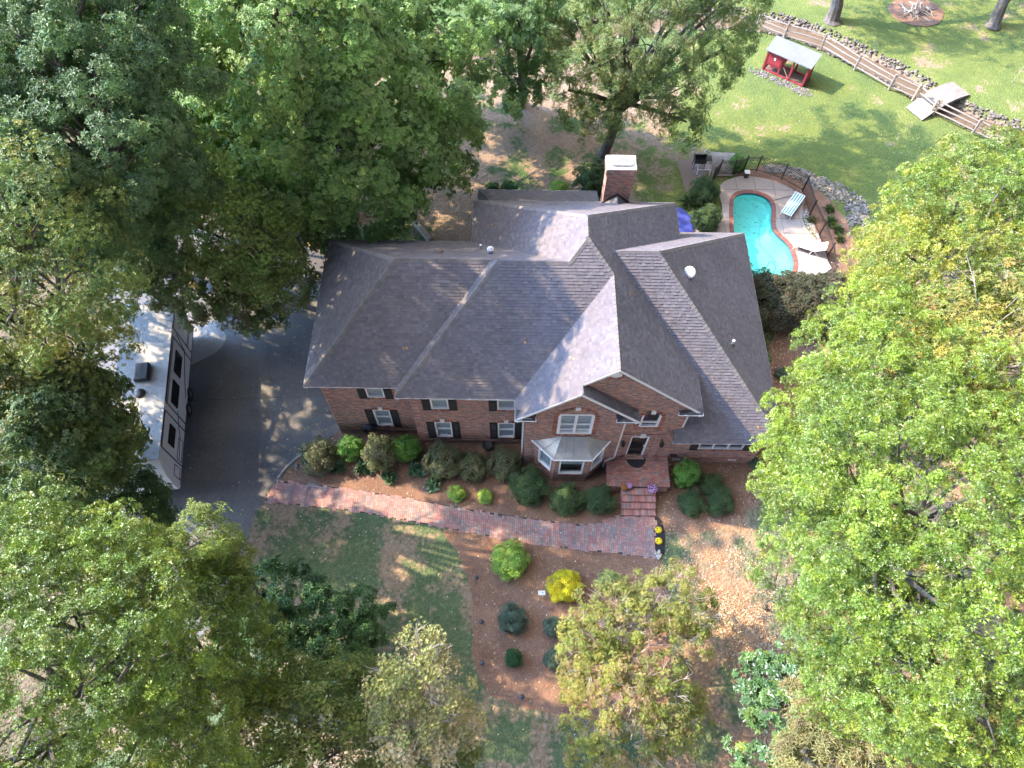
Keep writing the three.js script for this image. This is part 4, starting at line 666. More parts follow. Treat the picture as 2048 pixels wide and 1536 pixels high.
function limbs(gb, base, lobes, r0, o = {}) {
  const c = lobes.reduce((s, L) => s.add(V(L[0], L[1], L[2])), V()).divideScalar(lobes.length), top = V(base[0] * 0.6 + c.x * 0.4, c.y * (o.fork ?? 0.55), base[1] * 0.6 + c.z * 0.4);
  const b0 = V(base[0], gh(base[0], base[1]) - 0.1, base[1]), wob = () => V(rr(-0.2, 0.2), 0, rr(-0.2, 0.2));
  const P = [0, 0.06, 0.3, 0.6, 1].map((t) => b0.clone().lerp(top, t).add(t > 0.1 && t < 1 ? wob() : V()).toArray());
  gb.tube(P, [r0 * 1.7, r0 * 1.08, r0 * 0.92, r0 * 0.8, r0 * 0.66], 10);
  for (const L of lobes) {
    const e = V(L[0], L[1] + L[3] * 0.15, L[2]), s = b0.clone().lerp(top, rr(0.75, 1)), mid = s.clone().lerp(e, 0.5).add(V(rr(-0.4, 0.4), rr(0.1, 0.6), rr(-0.4, 0.4))), k = r0 * clamp(L[3] / 4 + 0.25, 0.25, 0.55);
    gb.tube([s.toArray(), mid.toArray(), e.toArray()], [k, k * 0.7, k * 0.35], 7);
    for (let j = 0; j < (o.twigs ?? 6); j++) { const d = onSphere(); d.y = Math.abs(d.y) * 0.8 + 0.1; d.normalize(); const q = e.clone().add(V(d.x * L[3], d.y * L[3] * (L[4] || 0.85), d.z * L[3]).multiplyScalar(o.reach ?? 0.95)), st = mid.clone().lerp(e, rr(0.2, 1)), mm = st.clone().lerp(q, 0.5).add(V(rr(-0.3, 0.3), rr(-0.1, 0.3), rr(-0.3, 0.3))); const tw = o.tw ?? 0.32; gb.tube([st.toArray(), mm.toArray(), q.toArray()], [k * tw, k * tw * 0.6, 0.008], 5, null, false); for (let f = 0; f < (o.forks ?? 0); f++) { const s2 = mm.clone().lerp(q, rr(0, 0.8)), e2 = s2.clone().add(q.clone().sub(mm).multiplyScalar(rr(0.4, 0.8))).add(onSphere().multiplyScalar(L[3] * 0.28)); gb.tube([s2.toArray(), e2.toArray()], [0.011, 0.004], 4, null, false); } }
  }
}
let treeSeed = 400;
function tree(name, label, base, r0, lobes, geo, mat, pal, o = {}) {
  srand(treeSeed += 17); if (!base) { const q = lobes.reduce((s, L) => [s[0] + L[0], s[1] + L[2]], [0, 0]); base = [q[0] / lobes.length, q[1] / lobes.length]; } const t = thing(name, label, 'tree', [base[0], 0, base[1]], o.group); const gb = new GB(); limbs(gb, base, lobes, r0, o); add(t, 'trunk', gb, o.bark || mBark); const c = crownMesh(t, 'crown', lobes, geo, mat, pal, o); nSprigs += c.count; return t;
}
// palettes (linear base colours)
const PL = {
  oak: [[0.164, 0.244, 0.024], [0.200, 0.279, 0.029], [0.124, 0.200, 0.029], [0.232, 0.284, 0.033], [0.136, 0.221, 0.037]],
  maple: [[0.221, 0.363, 0.117], [0.276, 0.432, 0.133], [0.192, 0.312, 0.122], [0.319, 0.450, 0.147]],
  dark: [[0.111, 0.201, 0.068], [0.142, 0.239, 0.077], [0.122, 0.214, 0.082]],
  yellow: [[0.20, 0.275, 0.055], [0.25, 0.30, 0.06], [0.15, 0.235, 0.055], [0.28, 0.285, 0.07]],
  olive: [[0.280, 0.400, 0.108], [0.336, 0.431, 0.126], [0.252, 0.385, 0.113], [0.350, 0.370, 0.139]],
  brown: [[0.164, 0.239, 0.061], [0.226, 0.231, 0.089], [0.137, 0.231, 0.061], [0.246, 0.222, 0.102]],
  autumn: [[0.24, 0.27, 0.05], [0.28, 0.28, 0.06], [0.18, 0.24, 0.045], [0.30, 0.23, 0.12], [0.15, 0.20, 0.045], [0.22, 0.27, 0.05]],
  gold: [[0.36, 0.36, 0.13], [0.42, 0.40, 0.19], [0.27, 0.31, 0.10], [0.44, 0.36, 0.22]],
  willow: [[0.187, 0.281, 0.092], [0.244, 0.328, 0.111], [0.157, 0.243, 0.092], [0.286, 0.339, 0.121]],
  big: [[0.085, 0.182, 0.058], [0.116, 0.217, 0.063], [0.092, 0.175, 0.074], [0.185, 0.238, 0.032]],
  cream: [[0.260, 0.260, 0.091], [0.338, 0.299, 0.130], [0.195, 0.227, 0.065], [0.286, 0.221, 0.104]],
  mid: [[0.103, 0.173, 0.041], [0.138, 0.205, 0.048], [0.086, 0.150, 0.048], [0.172, 0.213, 0.048]],
};
tree('maple_tree', 'tall broad maple with a dense blue-green crown behind the driveway, top centre-left', [-10.5, -31.5], 0.45, [[-9.852, 12, -29.524, 5.106], [-14.827, 10, -33.199, 4.596], [-6.332, 10, -32.568, 4.616], [-8.383, 9, -28.474, 4.11, 1], [-12.262, 8, -28.769, 3.73, 1], [-5.109, 6, -31.836, 2.861, 1.1], [-9.11, 5, -28.18, 3.074, 1], [-7.717, 4, -29.34, 1.566, 1], [-15.502, 8, -30.573, 2.727], [-11.325, 9, -38.556, 6.648], [-10, 16, -27.6, 3], [-8.5, 14, -28, 2.6], [-12.5, 16.5, -29, 3]], SP.maple, mLeaf, PL.maple, { clump: 0.95, gap: 0.54, ragged: 0.26, size: [0.9, 1.45] });
tree('dark_oak', 'big dark green oak filling the upper left behind the yellow-green tree', [-21, -27], 0.4, [[-15.424, 18.5, -21.018, 2.678], [-17.164, 17, -19.017, 2.718], [-14.241, 17.5, -18.77, 2.446], [-16.889, 12.5, -20.687, 2.425, 1], [-17.64, 9, -21.788, 2.257, 1], [-17.328, 14, -18.774, 2.411], [-18.851, 7, -26.817, 2.245, 1.1], [-19.12, 6, -25.663, 1.799], [-24.5, 11, -22.5, 4], [-25.5, 10, -18, 3.6], [-21.5, 8, -25.5, 3], [-17.5, 14.5, -23.5, 2.8], [-16, 12.2, -22.6, 2.2], [-19, 18, -25, 3], [-15, 17, -19.5, 2.5], [-14.5, 18.4, -22.3, 2.4], [-15.5, 15, -21.3, 2.4], [-13.5, 17.2, -22.3, 1.9], [-15, 20.1, -23.2, 2.5], [-13.6, 19.3, -23.2, 1.8]], SP.dark, mLeaf, PL.dark, { gap: 0.56, ragged: 0.3, size: [0.9, 1.4] });
tree('shaded_oak', 'deep green shaded tree between the broad maple and the upper left corner', [-23, -38], 0.35, [[-23.464, 8, -37.028, 4.29], [-21.756, 6, -34.841, 2.968, 1.1], [-20.75, 8, -38.91, 3.232], [-24.929, 9, -36.922, 2.866], [-20.492, 4, -32.916, 2.068, 1.1]], SP.dark, mLeaf, PL.dark, { gap: 0.6, ragged: 0.3, size: [1, 1.5] });
tree('pale_tree', 'thin pale tree with bare whitish branches in the top left corner', [-28, -33], 0.25, [[-23.078, 14, -29.762, 2.396], [-22.763, 13, -31.967, 2.187], [-23.283, 13, -27.971, 1.772]], SP.small, mLeafDull, PL.willow, { gap: 0.6, fill: 0.6, ragged: 0.35, size: [1, 1.4], twigs: 8, reach: 1.2, tw: 0.16, forks: 4, bark: mTwig });
tree('yellow_green_tree', 'yellow-green tree over the left edge beside the rear of the travel trailer', [-21.6, -15], 0.35, [[-15.389, 17.5, -15.629, 2.143, 1], [-14.751, 16, -14.313, 1.983], [-16.055, 16, -13.589, 2.165], [-15.124, 13, -13.481, 1.246, 1], [-16.355, 13.5, -12.641, 1.76, 1], [-16.848, 14, -11.943, 1.432], [-15.975, 11.5, -15.434, 0.943]], SP.small, mLeaf, PL.yellow, { gap: 0.44, ragged: 0.3, size: [0.85, 1.35], twigs: 9 });
tree('juniper_tree', 'dull olive juniper with feathery boughs left of the house', [-14.2, -25.5], 0.25, [[-14.562, 9, -25.279, 2.307, 1], [-13.322, 8, -23.491, 2.387, 1], [-12.188, 6.5, -22.876, 1.819], [-15.789, 7, -24.165, 1.955], [-12.2, 5.5, -25.879, 1.57], [-14.181, 5, -22.907, 1.54], [-12.349, 4, -22.716, 1.177], [-13.144, 7, -26.221, 1.69], [-11.578, 3.5, -23.767, 1.028]], SP.feather, mLeafDull, PL.olive, { clump: 0.45, fill: 0.8, gaps: 0.2, gap: 0.33, ragged: 0.4, size: [1, 1.7], lift: 0.2 });
tree('brown_green_tree', 'small brownish-green tree leaning over the rear of the travel trailer', [-17.2, -24], 0.16, [[-17.576, 5.4, -22.608, 1.544], [-15.992, 5, -22.3, 1.581], [-14.597, 4, -22.033, 1.301], [-16.31, 4.4, -21.561, 1.021], [-13.418, 3, -21.852, 1.025], [-18.499, 5, -22.037, 0.924]], SP.autumn, mLeaf, PL.brown, { clump: 0.45, gap: 0.34, ragged: 0.35, size: [0.8, 1.2] });
tree('green_tree', 'mid-green tree whose boughs hang over the roof of the travel trailer', [-21.9, -14.5], 0.3, [[-15.616, 12.5, -11.613, 1.487], [-16.171, 13, -10.203, 1.923], [-15.717, 10.5, -10.581, 1.377], [-16.264, 8, -12.392, 0.847], [-17.026, 10, -9.777, 1.876], [-16.742, 13.5, -11.261, 1.433], [-17.118, 8.5, -14.287, 0.577]], SP.maple, mLeaf, PL.mid, { gap: 0.44, ragged: 0.35, size: [0.75, 1.15], twigs: 8 });
tree('cedar_tree', 'dark feathery cedar among the trees left of the trailer', [-22, -16.5], 0.18, [[-18.496, 6.5, -12.305, 1.506, 1.4], [-18.279, 8.5, -12.986, 0.964, 1.4], [-19.603, 7, -11.955, 1.257, 1.3]], SP.feather, mLeafDull, PL.dark, { gap: 0.34, ragged: 0.35, size: [1, 1.5] });
tree('low_oak', 'dark low tree beside the front end of the travel trailer', null, 0.18, [[-18.288, 5, -10.484, 1.833], [-17.25, 4.2, -10.902, 1.232], [-19.109, 6, -10.005, 1.882], [-17.268, 4, -9.812, 1.79], [-16.733, 2.8, -10.16, 0.994]], SP.lance, mLeaf, PL.dark, { gap: 0.4, ragged: 0.35, size: [0.75, 1.1] });
tree('bright_oak', 'big bright sunlit oak filling the lower left corner', null, 0.4, [[-14.302, 14, -5.927, 1.54], [-12.012, 14.5, -4.811, 1.768], [-11.293, 12, -5.192, 1.598], [-12.586, 15.5, -3.845, 2.287], [-10.107, 16, -2.92, 2.262], [-10.133, 11.5, -4.088, 1.98], [-9.545, 9.5, -3.18, 1.808], [-11.12, 16, -1.42, 2.298], [-10.109, 13, -1.174, 2.525], [-9.275, 10, -1.219, 1.946], [-11.551, 16, -0.247, 1.853]], SP.oak, mLeafGloss, PL.oak, { clump: 0.6, gaps: 0.09, gap: 0.32, ragged: 0.34, size: [0.55, 0.85], twigs: 9, inner: 0.45 });
tree('pointed_leaf_tree', 'slim yellow-green tree standing at the foot of the driveway', null, 0.14, [[-9.844, 12.5, -6.584, 0.918, 1], [-9.383, 11.5, -6.139, 0.814], [-10.44, 12, -5.912, 0.865], [-9.651, 10, -5.762, 0.685]], SP.lance, mLeaf, [[0.24, 0.31, 0.07], [0.30, 0.34, 0.09], [0.19, 0.27, 0.06]], { gap: 0.34, ragged: 0.35, size: [0.55, 0.85] });
tree('dark_shrub_tree', 'low dark green bushy tree on the front lawn beside the bright oak', null, 0.12, [[-9.458, 4.2, -5.802, 1.705], [-7.659, 3.8, -5.599, 1.631], [-6.386, 3, -5.967, 1.037], [-9.775, 5, -4.312, 1.548], [-7.991, 4.2, -4.261, 1.449], [-10.84, 4, -6.228, 0.929]], SP.broad, mLeaf, [[0.07, 0.16, 0.05], [0.085, 0.18, 0.055], [0.06, 0.14, 0.05]], { gap: 0.34, ragged: 0.4, size: [0.5, 0.75] });
tree('feathery_yellow_tree', 'feathery golden tree with pale bare branches at bottom centre', null, 0.13, [[-2.818, 12, -3.292, 0.731, 1], [-3.424, 11.5, -2.57, 0.763], [-2.17, 11, -2.427, 0.841], [-3.03, 11, -1.647, 0.943], [-2.013, 10.4, -1.561, 0.79], [-1.435, 9.8, -1.75, 0.527], [-2.432, 11.5, -3.588, 0.431], [-2.741, 11, -0.841, 0.923]], SP.feather, mLeafDull, PL.gold, { clump: 0.45, gap: 0.22, fill: 0.5, spray: 0.25, gaps: 0.22, ragged: 0.5, size: [0.55, 1.0], twigs: 7, reach: 1.2, tw: 0.16, forks: 3, bark: mTwig });
tree('olive_feathery_tree', 'wide olive-green feathery tree along the bottom edge left of the golden one', null, 0.14, [[-6.307, 8.5, -2.089, 1.708], [-7.38, 9, -1.294, 1.503], [-4.863, 8.5, -1.202, 1.498], [-5.823, 9, -0.593, 1.666], [-4.927, 7, -2.555, 1.09], [-7.696, 9.5, -0.283, 1.11], [-2.231, 8, -0.66, 1.035]], SP.feather, mLeafDull, [[0.15, 0.215, 0.05], [0.19, 0.24, 0.06], [0.12, 0.18, 0.045], [0.22, 0.235, 0.07]], { clump: 0.45, gap: 0.24, fill: 0.9, ragged: 0.35, size: [0.6, 1.0], twigs: 8 });
tree('dogwood_tree', 'open small tree turning yellow and pink, with bare grey twigs, beside the mulch bed', null, 0.12, [[3.756, 3.6, -6.453, 0.807], [4.5, 4, -6.626, 0.756], [2.98, 3.6, -5.506, 0.8], [3.303, 4.4, -5.137, 0.997], [4.552, 4.4, -5.641, 0.961], [3.041, 3.6, -4.287, 0.796], [3.569, 4.2, -3.837, 0.998], [6.762, 4.2, -6.921, 1.121], [6.061, 3.6, -7.363, 0.82], [7.886, 3.6, -6.339, 0.916], [5.445, 4.2, -6.19, 0.753], [7.59, 3.4, -5.156, 0.777], [4.745, 4.6, -2.894, 1.202], [6.221, 4.2, -3.313, 1.053], [3.803, 4.2, -2.56, 1.038], [3.409, 3.8, -1.521, 1.004], [4.68, 4.4, -1.507, 1.162], [6.128, 4, -1.892, 1.011], [7.163, 3.2, -2.681, 0.818], [4.522, 4, -4.251, 0.79]], SP.autumn, mLeaf, PL.autumn, { clump: 0.45, gap: 0.27, fill: 0.62, ragged: 0.5, size: [0.55, 0.9], twigs: 5, reach: 1.15, tw: 0.16, forks: 4, bark: mTwig, spray: 0.2 });
tree('right_oak', 'huge bright sunlit oak covering the right side of the yard', [15.5, -10], 0.5, [[13.573, 11, -14.252, 2.155], [11.837, 11, -11.45, 1.981], [10.882, 11, -9.477, 1.711], [13.341, 13.5, -12.287, 2.539], [11.493, 15, -8.979, 2.578], [10.55, 13, -7.105, 2.206], [11.552, 16.5, -6.563, 2.689], [10.408, 15.5, -4.923, 2.359], [10.324, 12, -4.852, 1.783], [13.729, 15.5, -9.279, 2.488], [11.983, 16.5, -4.445, 2.498], [10.916, 15, -3.339, 2.239], [10.654, 12.5, -3.175, 1.569], [12.235, 15.5, -2.549, 2.413], [11.729, 14, -1.976, 1.844], [14.18, 16, -7.062, 2.405], [11.221, 9.5, -11.295, 1.044], [10.663, 9, -9.346, 0.864]], SP.oak, mLeafGloss, PL.oak, { clump: 0.6, gaps: 0.09, gap: 0.32, ragged: 0.36, size: [0.55, 0.85], twigs: 8, inner: 0.45 });
tree('upper_right_oak', 'bright oak with some yellow branches on the right edge beside the pool', [19.5, -23.5], 0.42, [[19.35, 11, -22.267, 2.377], [21.05, 11.5, -22.999, 2.576], [16.959, 11, -19.442, 2.153], [16.667, 13, -16.997, 2.701], [19.014, 13, -19, 2.895], [14.985, 10.5, -16.827, 1.734], [23.425, 11, -25.225, 1.457], [15.312, 12.5, -15.251, 1.95], [16.157, 10.5, -18.236, 1.488]], SP.oak, mLeafGloss, PL.oak.concat([[0.30, 0.30, 0.04]]), { clump: 0.65, gaps: 0.09, gap: 0.36, ragged: 0.36, size: [0.6, 0.95], twigs: 9, inner: 0.4 });
tree('yellowing_oak', 'sparse yellow and orange tree on the right edge between the two bright oaks', [19, -16.5], 0.25, [[16.297, 14.5, -13.727, 1.848], [14.882, 14, -13.213, 1.406], [16.229, 15, -11.856, 1.772], [15.356, 14.5, -11.754, 1.37]], SP.autumn, mLeaf, [[0.28, 0.26, 0.04], [0.24, 0.26, 0.04], [0.30, 0.22, 0.05], [0.19, 0.25, 0.04]], { gap: 0.34, fill: 0.7, ragged: 0.4, size: [0.8, 1.2], twigs: 8, reach: 1.1, tw: 0.15, forks: 3, bark: mTwig });
tree('pale_shrub_tree', 'small pale grey-green leafy shrub tree at the left foot of the huge right oak', null, 0.08, [[11.86, 3.6, -8.519, 1.01], [12.403, 3.4, -7.49, 0.966], [11.713, 2.4, -7.274, 0.836], [12.547, 3, -6.308, 0.922]], SP.small, mLeafDull, [[0.14, 0.155, 0.09], [0.17, 0.175, 0.11], [0.11, 0.13, 0.07]], { gap: 0.3, fill: 0.6, ragged: 0.4, size: [0.6, 1] });
tree('large_leaf_tree', 'young tree with large blue-green oval leaves at the bottom right', null, 0.1, [[9.976, 5.6, -3.563, 0.977], [11.225, 6, -3.884, 0.914], [9.916, 6.2, -2.136, 1.06], [9.277, 6, -1.161, 0.952], [11.612, 6.4, -2.807, 0.861], [10.998, 6, -2.667, 0.865]], SP.broad, mLeafGloss, PL.big, { clump: 0.45, gap: 0.34, fill: 0.8, ragged: 0.35, size: [0.5, 0.72], twigs: 8 });
tree('cream_leaf_tree', 'pale cream-green leafy tree along the bottom right edge', null, 0.16, [[10.826, 10, -1.88, 1.422], [11.595, 11, -1.14, 1.575], [12.896, 11.5, -0.873, 1.769], [9.765, 10.5, -0.733, 1.374], [14.155, 12, -0.746, 1.782], [12.059, 9, -2.57, 0.899]], SP.lance, mLeaf, PL.cream, { clump: 0.45, gap: 0.3, ragged: 0.35, size: [0.6, 0.9], twigs: 8 });
tree('willow_oak', 'loose fine-leaved shade tree standing right behind the chimney', [5.989, -37.31], 0.34, [[2.858, 8, -38.926, 1.912, 1], [4.717, 9.5, -38.142, 2.178, 1], [7.164, 10, -37.893, 2.106, 1], [9.545, 9.5, -38.241, 2.347, 1], [11.898, 8.5, -39.08, 2.029, 1], [3.926, 7, -37.361, 1.692, 1], [6.014, 8.5, -36.266, 1.951, 1], [8.141, 8.5, -36.308, 2.094, 1], [10.923, 7, -37.725, 1.876, 1], [12.88, 6.5, -39.13, 1.252, 1], [3.203, 4.8, -37.452, 1.138, 1], [5.159, 6, -36.003, 1.551, 1], [7.507, 6.2, -36.019, 1.687, 1], [9.74, 5, -36.652, 1.545, 1], [5.575, 4.2, -35.833, 1.057, 1], [10.802, 3.2, -36.636, 1.104, 1], [4.239, 3.4, -36.873, 0.948, 1], [12.535, 9, -40.46, 1.726, 1], [4.914, 11, -39.941, 2.44, 1], [7.479, 12, -39.25, 2.721, 1], [10.592, 11, -40.538, 2.683, 1], [14.083, 9, -42.951, 2.173, 1], [2.547, 9, -41.215, 1.864, 1]], SP.fine, mLeaf, PL.willow, { gap: 0.46, fill: 0.72, ragged: 0.5, size: [0.9, 1.4], lift: 0.3, twigs: 4, spray: 0.14 });
tree('narrow_dark_tree', 'narrow dark green tree between the broad maple and the willow-like shade tree', [0.31, -42.292], 0.3, [[0.187, 9, -38.794, 2.011, 1], [1.278, 7, -39.855, 1.624, 1], [-0.697, 6.5, -39.567, 1.693, 1], [0.571, 4.5, -40.38, 1.757, 1.1], [0.281, 2.4, -40.615, 1.302]], SP.dark, mLeaf, PL.dark.map((c) => mul(c, 1.25)), { gap: 0.55, ragged: 0.35, size: [0.9, 1.4] });
tree('lawn_tree', 'large trunk beyond the creek with low hanging leaves, top right of the willow-like tree', [24.471, -52.102], 0.5, [[24.5, 9, -56, 4.5], [21, 8.5, -55, 3], [28, 9, -57, 3.5], [21.5, 5.2, -52.8, 1.3, 0.5], [23.2, 4.5, -50.9, 1.0, 0.5], [26.8, 4.6, -51.2, 0.8, 0.5]], SP.fine, mLeaf, PL.mid.concat([[0.15, 0.18, 0.04]]), { gap: 0.6, fill: 0.7, ragged: 0.4, size: [0.9, 1.3] });
tree('corner_tree', 'tree with a pale straight trunk in the top right corner of the lawn', [36.779, -51.618], 0.42, [[38, 10, -55, 4], [41, 9, -53, 4], [36, 11, -58, 4]], SP.maple, mLeaf, PL.mid, { gap: 0.8, fill: 0.7, ragged: 0.4, size: [1, 1.5] });

// ---------------------------------------------------------------- shrubs
const lump = (rx, ry, rz, s, amp = 0.14) => { const g = new THREE.IcosahedronGeometry(1, 4), p = g.attributes.position; for (let i = 0; i < p.count; i++) { const x = p.getX(i), y = p.getY(i), z = p.getZ(i), f = 1 - amp + 2 * amp * fbm(x * 2.2 + s * 3 + 10, z * 2.2 + y * 1.7 + s + 10, 3); p.setXYZ(i, x * rx * f, y * ry * f, z * rz * f); } g.computeVertexNormals(); return g; };
function shrubProto(name, label, pal, geo, mat, o = {}) { // unit radius, base at y = 0
  const k = o.tall || 0.92, t = thing(name, label, 'shrub', [0, 0, 0], o.group); srand(treeSeed += 11);
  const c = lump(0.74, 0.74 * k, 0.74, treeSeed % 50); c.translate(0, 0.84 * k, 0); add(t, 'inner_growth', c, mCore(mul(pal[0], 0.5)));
  crownMesh(t, 'foliage', o.lobes || [[0, 0.88 * k, 0, 0.92, k]], geo, mat, pal, { clump: 0.3, gaps: 0.04, gap: o.gap || 0.2, ragged: o.ragged ?? 0.2, under: -0.7, inner: 0.25, jit: 0.14, size: o.size || [0.55, 0.95], lift: 0.3, outward: 1, spray: 0.05 });
  scene.remove(t); return t;
}
const PS = {
  azalea: [[0.172, 0.178, 0.098], [0.132, 0.189, 0.078], [0.166, 0.214, 0.087], [0.207, 0.200, 0.102], [0.122, 0.200, 0.085]],
  box: [[0.095, 0.175, 0.062], [0.115, 0.20, 0.068], [0.085, 0.155, 0.062]],
  bright: [[0.159, 0.366, 0.053], [0.194, 0.424, 0.063], [0.122, 0.292, 0.057]],
  lime: [[0.366, 0.559, 0.109], [0.437, 0.631, 0.132], [0.267, 0.437, 0.098]],
  golden: [[0.582, 0.569, 0.039], [0.705, 0.655, 0.043], [0.414, 0.486, 0.039]],
  grey: [[0.145, 0.207, 0.145], [0.182, 0.243, 0.174], [0.109, 0.171, 0.122]],
  ever: [[0.039, 0.132, 0.039], [0.049, 0.159, 0.049]],
  vari: [[0.534, 0.534, 0.267], [0.414, 0.461, 0.182], [0.292, 0.389, 0.122]],
};
const pr = {
  azalea: shrubProto('azalea_bush', '', PS.azalea, SP.small, mLeafDull), box: shrubProto('boxwood_bush', '', PS.box, SP.small, mLeaf),
  bright: shrubProto('holly_bush', '', PS.bright, SP.small, mLeafGloss, { tall: 1.25 }), lime: shrubProto('lime_bush', '', PS.lime, SP.small, mLeaf), golden: shrubProto('golden_cypress', '', PS.golden, SP.feather, mLeafDull, { gap: 0.14, size: [0.5, 0.8] }),
  grey: shrubProto('grey_green_bush', '', PS.grey, SP.lance, mLeafDull, { ragged: 0.3, size: [0.4, 0.7], gap: 0.22 }), ever: shrubProto('dwarf_evergreen', '', PS.ever, SP.feather, mLeafDull, { tall: 1.4, gap: 0.14, size: [0.4, 0.7] }), vari: shrubProto('variegated_bush', '', PS.vari, SP.small, mLeafDull, { ragged: 0.3 }),
  rhodo: shrubProto('rhododendron', '', PS.box, SP.broad, mLeaf, { ragged: 0.22, gap: 0.22, size: [0.3, 0.45] }),
};
srand(901);
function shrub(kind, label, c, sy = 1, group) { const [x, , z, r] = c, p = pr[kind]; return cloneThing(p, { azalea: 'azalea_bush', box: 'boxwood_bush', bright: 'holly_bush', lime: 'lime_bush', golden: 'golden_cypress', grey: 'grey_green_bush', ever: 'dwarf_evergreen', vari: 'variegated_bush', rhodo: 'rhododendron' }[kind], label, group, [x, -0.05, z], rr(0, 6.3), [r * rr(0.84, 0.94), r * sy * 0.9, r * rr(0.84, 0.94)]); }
names.clear();
for (const o of scene.children) { const m = /^(.*?)(?:_(\d{3}))?$/.exec(o.name); names.set(m[1], Math.max(names.get(m[1]) || 0, (m[2] ? +m[2] : 0) + 1)); }
shrub('azalea', 'round olive azalea at the driveway corner, leftmost of the foundation shrubs', [-9.925, 0.7, -14.674, 0.912]);
shrub('bright', 'bright green upright bush at the left corner of the brick house', [-8.315, 0.8, -15.159, 0.665], 1);
shrub('azalea', 'tall olive azalea with a few pink flowers in front of the lowest left window', [-6.763, 0.9, -14.799, 0.892], 1.35);
shrub('bright', 'bright green lumpy bush where the left wing meets the middle wall', [-5.47, 0.8, -15.17, 0.709], 1);
shrub('azalea', 'round azalea with one pink bloom below the middle left window', [-3.539, 0.8, -14.47, 0.907]);
shrub('azalea', 'round olive azalea in the middle of the row below the brick wall', [-1.996, 0.75, -14.292, 0.774]);
shrub('azalea', 'round olive azalea next to the white downspout left of the bay window', [-0.358, 0.8, -14.376, 0.85]);
shrub('box', 'largest clipped round green bush at the left of the bay window', [0.921, 0.85, -13.152, 0.966]);
shrub('box', 'clipped round green bush directly before the bay window', [2.821, 0.8, -12.508, 0.862]);
shrub('box', 'clipped round green bush beside the left of the brick steps', [4.478, 0.75, -12.549, 0.791]);
shrub('bright', 'bright green upright bush right of the porch landing', [8.964, 0.7, -13.915, 0.661], 1.1);
shrub('box', 'dark low bush at the left front of the trio right of the steps', [9.122, 0.55, -12.5, 0.708], 0.85);
shrub('box', 'dark low bush at the right of the trio right of the steps', [10.593, 0.55, -12.599, 0.742], 0.85);
shrub('box', 'dark low bush at the back of the trio right of the steps', [10.252, 0.55, -13.503, 0.667], 0.85);
shrub('lime', 'large lime-green mound at the top of the lower mulch bed', [-0.036, 0.6, -9.454, 0.892], 0.85);
shrub('golden', 'round golden-yellow cypress in the lower mulch bed beside the white placard', [2.623, 0.7, -8.178, 0.761]);
shrub('vari', 'pale variegated bush between the golden cypress and the end of the brick path', [4.836, 0.5, -8.513, 0.523]);
shrub('grey', 'ragged grey-green bush in the middle of the lower mulch bed', [0.186, 0.6, -6.704, 0.73]);
shrub('ever', 'small dark green upright evergreen low in the lower mulch bed', [0.227, 0.6, -4.999, 0.398], 0.95);
shrub('grey', 'grey-green bush half under the dogwood, upper of the two', [2.091, 0.4, -6.408, 0.49]);
shrub('grey', 'grey-green bush half under the dogwood, lower of the two', [2.044, 0.4, -4.964, 0.486]);
shrub('lime', 'small lime-green ball beside the brick path', [-2.749, 0.3, -12.882, 0.451], 0.9);
shrub('lime', 'smaller yellow-green tuft beside the brick path, right of the lime ball', [-1.273, 0.25, -12.76, 0.399], 0.8);
shrub('rhodo', 'large dark evergreen bush beside the left of the chimney', [4.978, 1.3, -34.263, 1.107], 1.05);
shrub('box', 'round green bush behind the pool deck, upper of the pair', [12.204, 1.2, -33.45, 0.886], 1.1);
shrub('box', 'round green bush by the pool deck, lower of the pair', [12.072, 1.2, -31.06, 0.857], 1.1);
shrub('bright', 'light green bush in the corner of the black pool fence gate', [14.761, 0.6, -36.186, 0.542], 0.9);
shrub('ever', 'small dark bush behind the low rear roof, left one', [-1.452, 0.6, -33.584, 0.534], 0.7);
shrub('ever', 'small dark bush behind the low rear roof, right one', [-0.357, 0.6, -33.603, 0.534], 0.7);
shrub('lime', 'yellow-green bush behind the low rear roof', [2.884, 0.4, -33.942, 0.607], 0.7);
shrub('grey', 'low dark plant at the right corner of the right wing', [12.763, 0.3, -14.769, 0.359], 0.7);
shrub('grey', 'low dark green plant under the trees on the far right of the right wing', [15.075, 0.3, -20.214, 0.417], 0.6);
// long clipped hedge between the pool and the right wing
{
  const t = thing('clipped_hedge', 'long rounded hedge between the pool and the right wing of the house', 'hedge', [16.843, 0, -23.967]);
  srand(930); const a = [14.012, 1, -25.066], b = [19.264, 1, -24.864], lob = []; for (let i = 0; i <= 7; i++) { const k = i / 7; lob.push([a[0] + (b[0] - a[0]) * k, 1.05, a[2] + (b[2] - a[2]) * k + 0.1, 1.15, 0.95]); lob.push([a[0] + (b[0] - a[0]) * k + 0.1, 0.95, a[2] + (b[2] - a[2]) * k + 1.0, 1.0, 0.9]); }
  const parts = lob.map((L, i) => { const g = lump(L[3] * 0.8, L[3] * L[4] * 0.8, L[3] * 0.8, i + 3); g.translate(L[0], L[1], L[2]); return g; });
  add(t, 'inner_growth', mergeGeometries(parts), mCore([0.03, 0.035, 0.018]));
  crownMesh(t, 'foliage', lob, SP.small, mLeafDull, [[0.075, 0.085, 0.04], [0.09, 0.09, 0.05], [0.06, 0.078, 0.038], [0.10, 0.085, 0.055]], { clump: 0.4, gaps: 0.04, gap: 0.2, ragged: 0.12, inner: 0.25, size: [0.5, 0.9] });
}
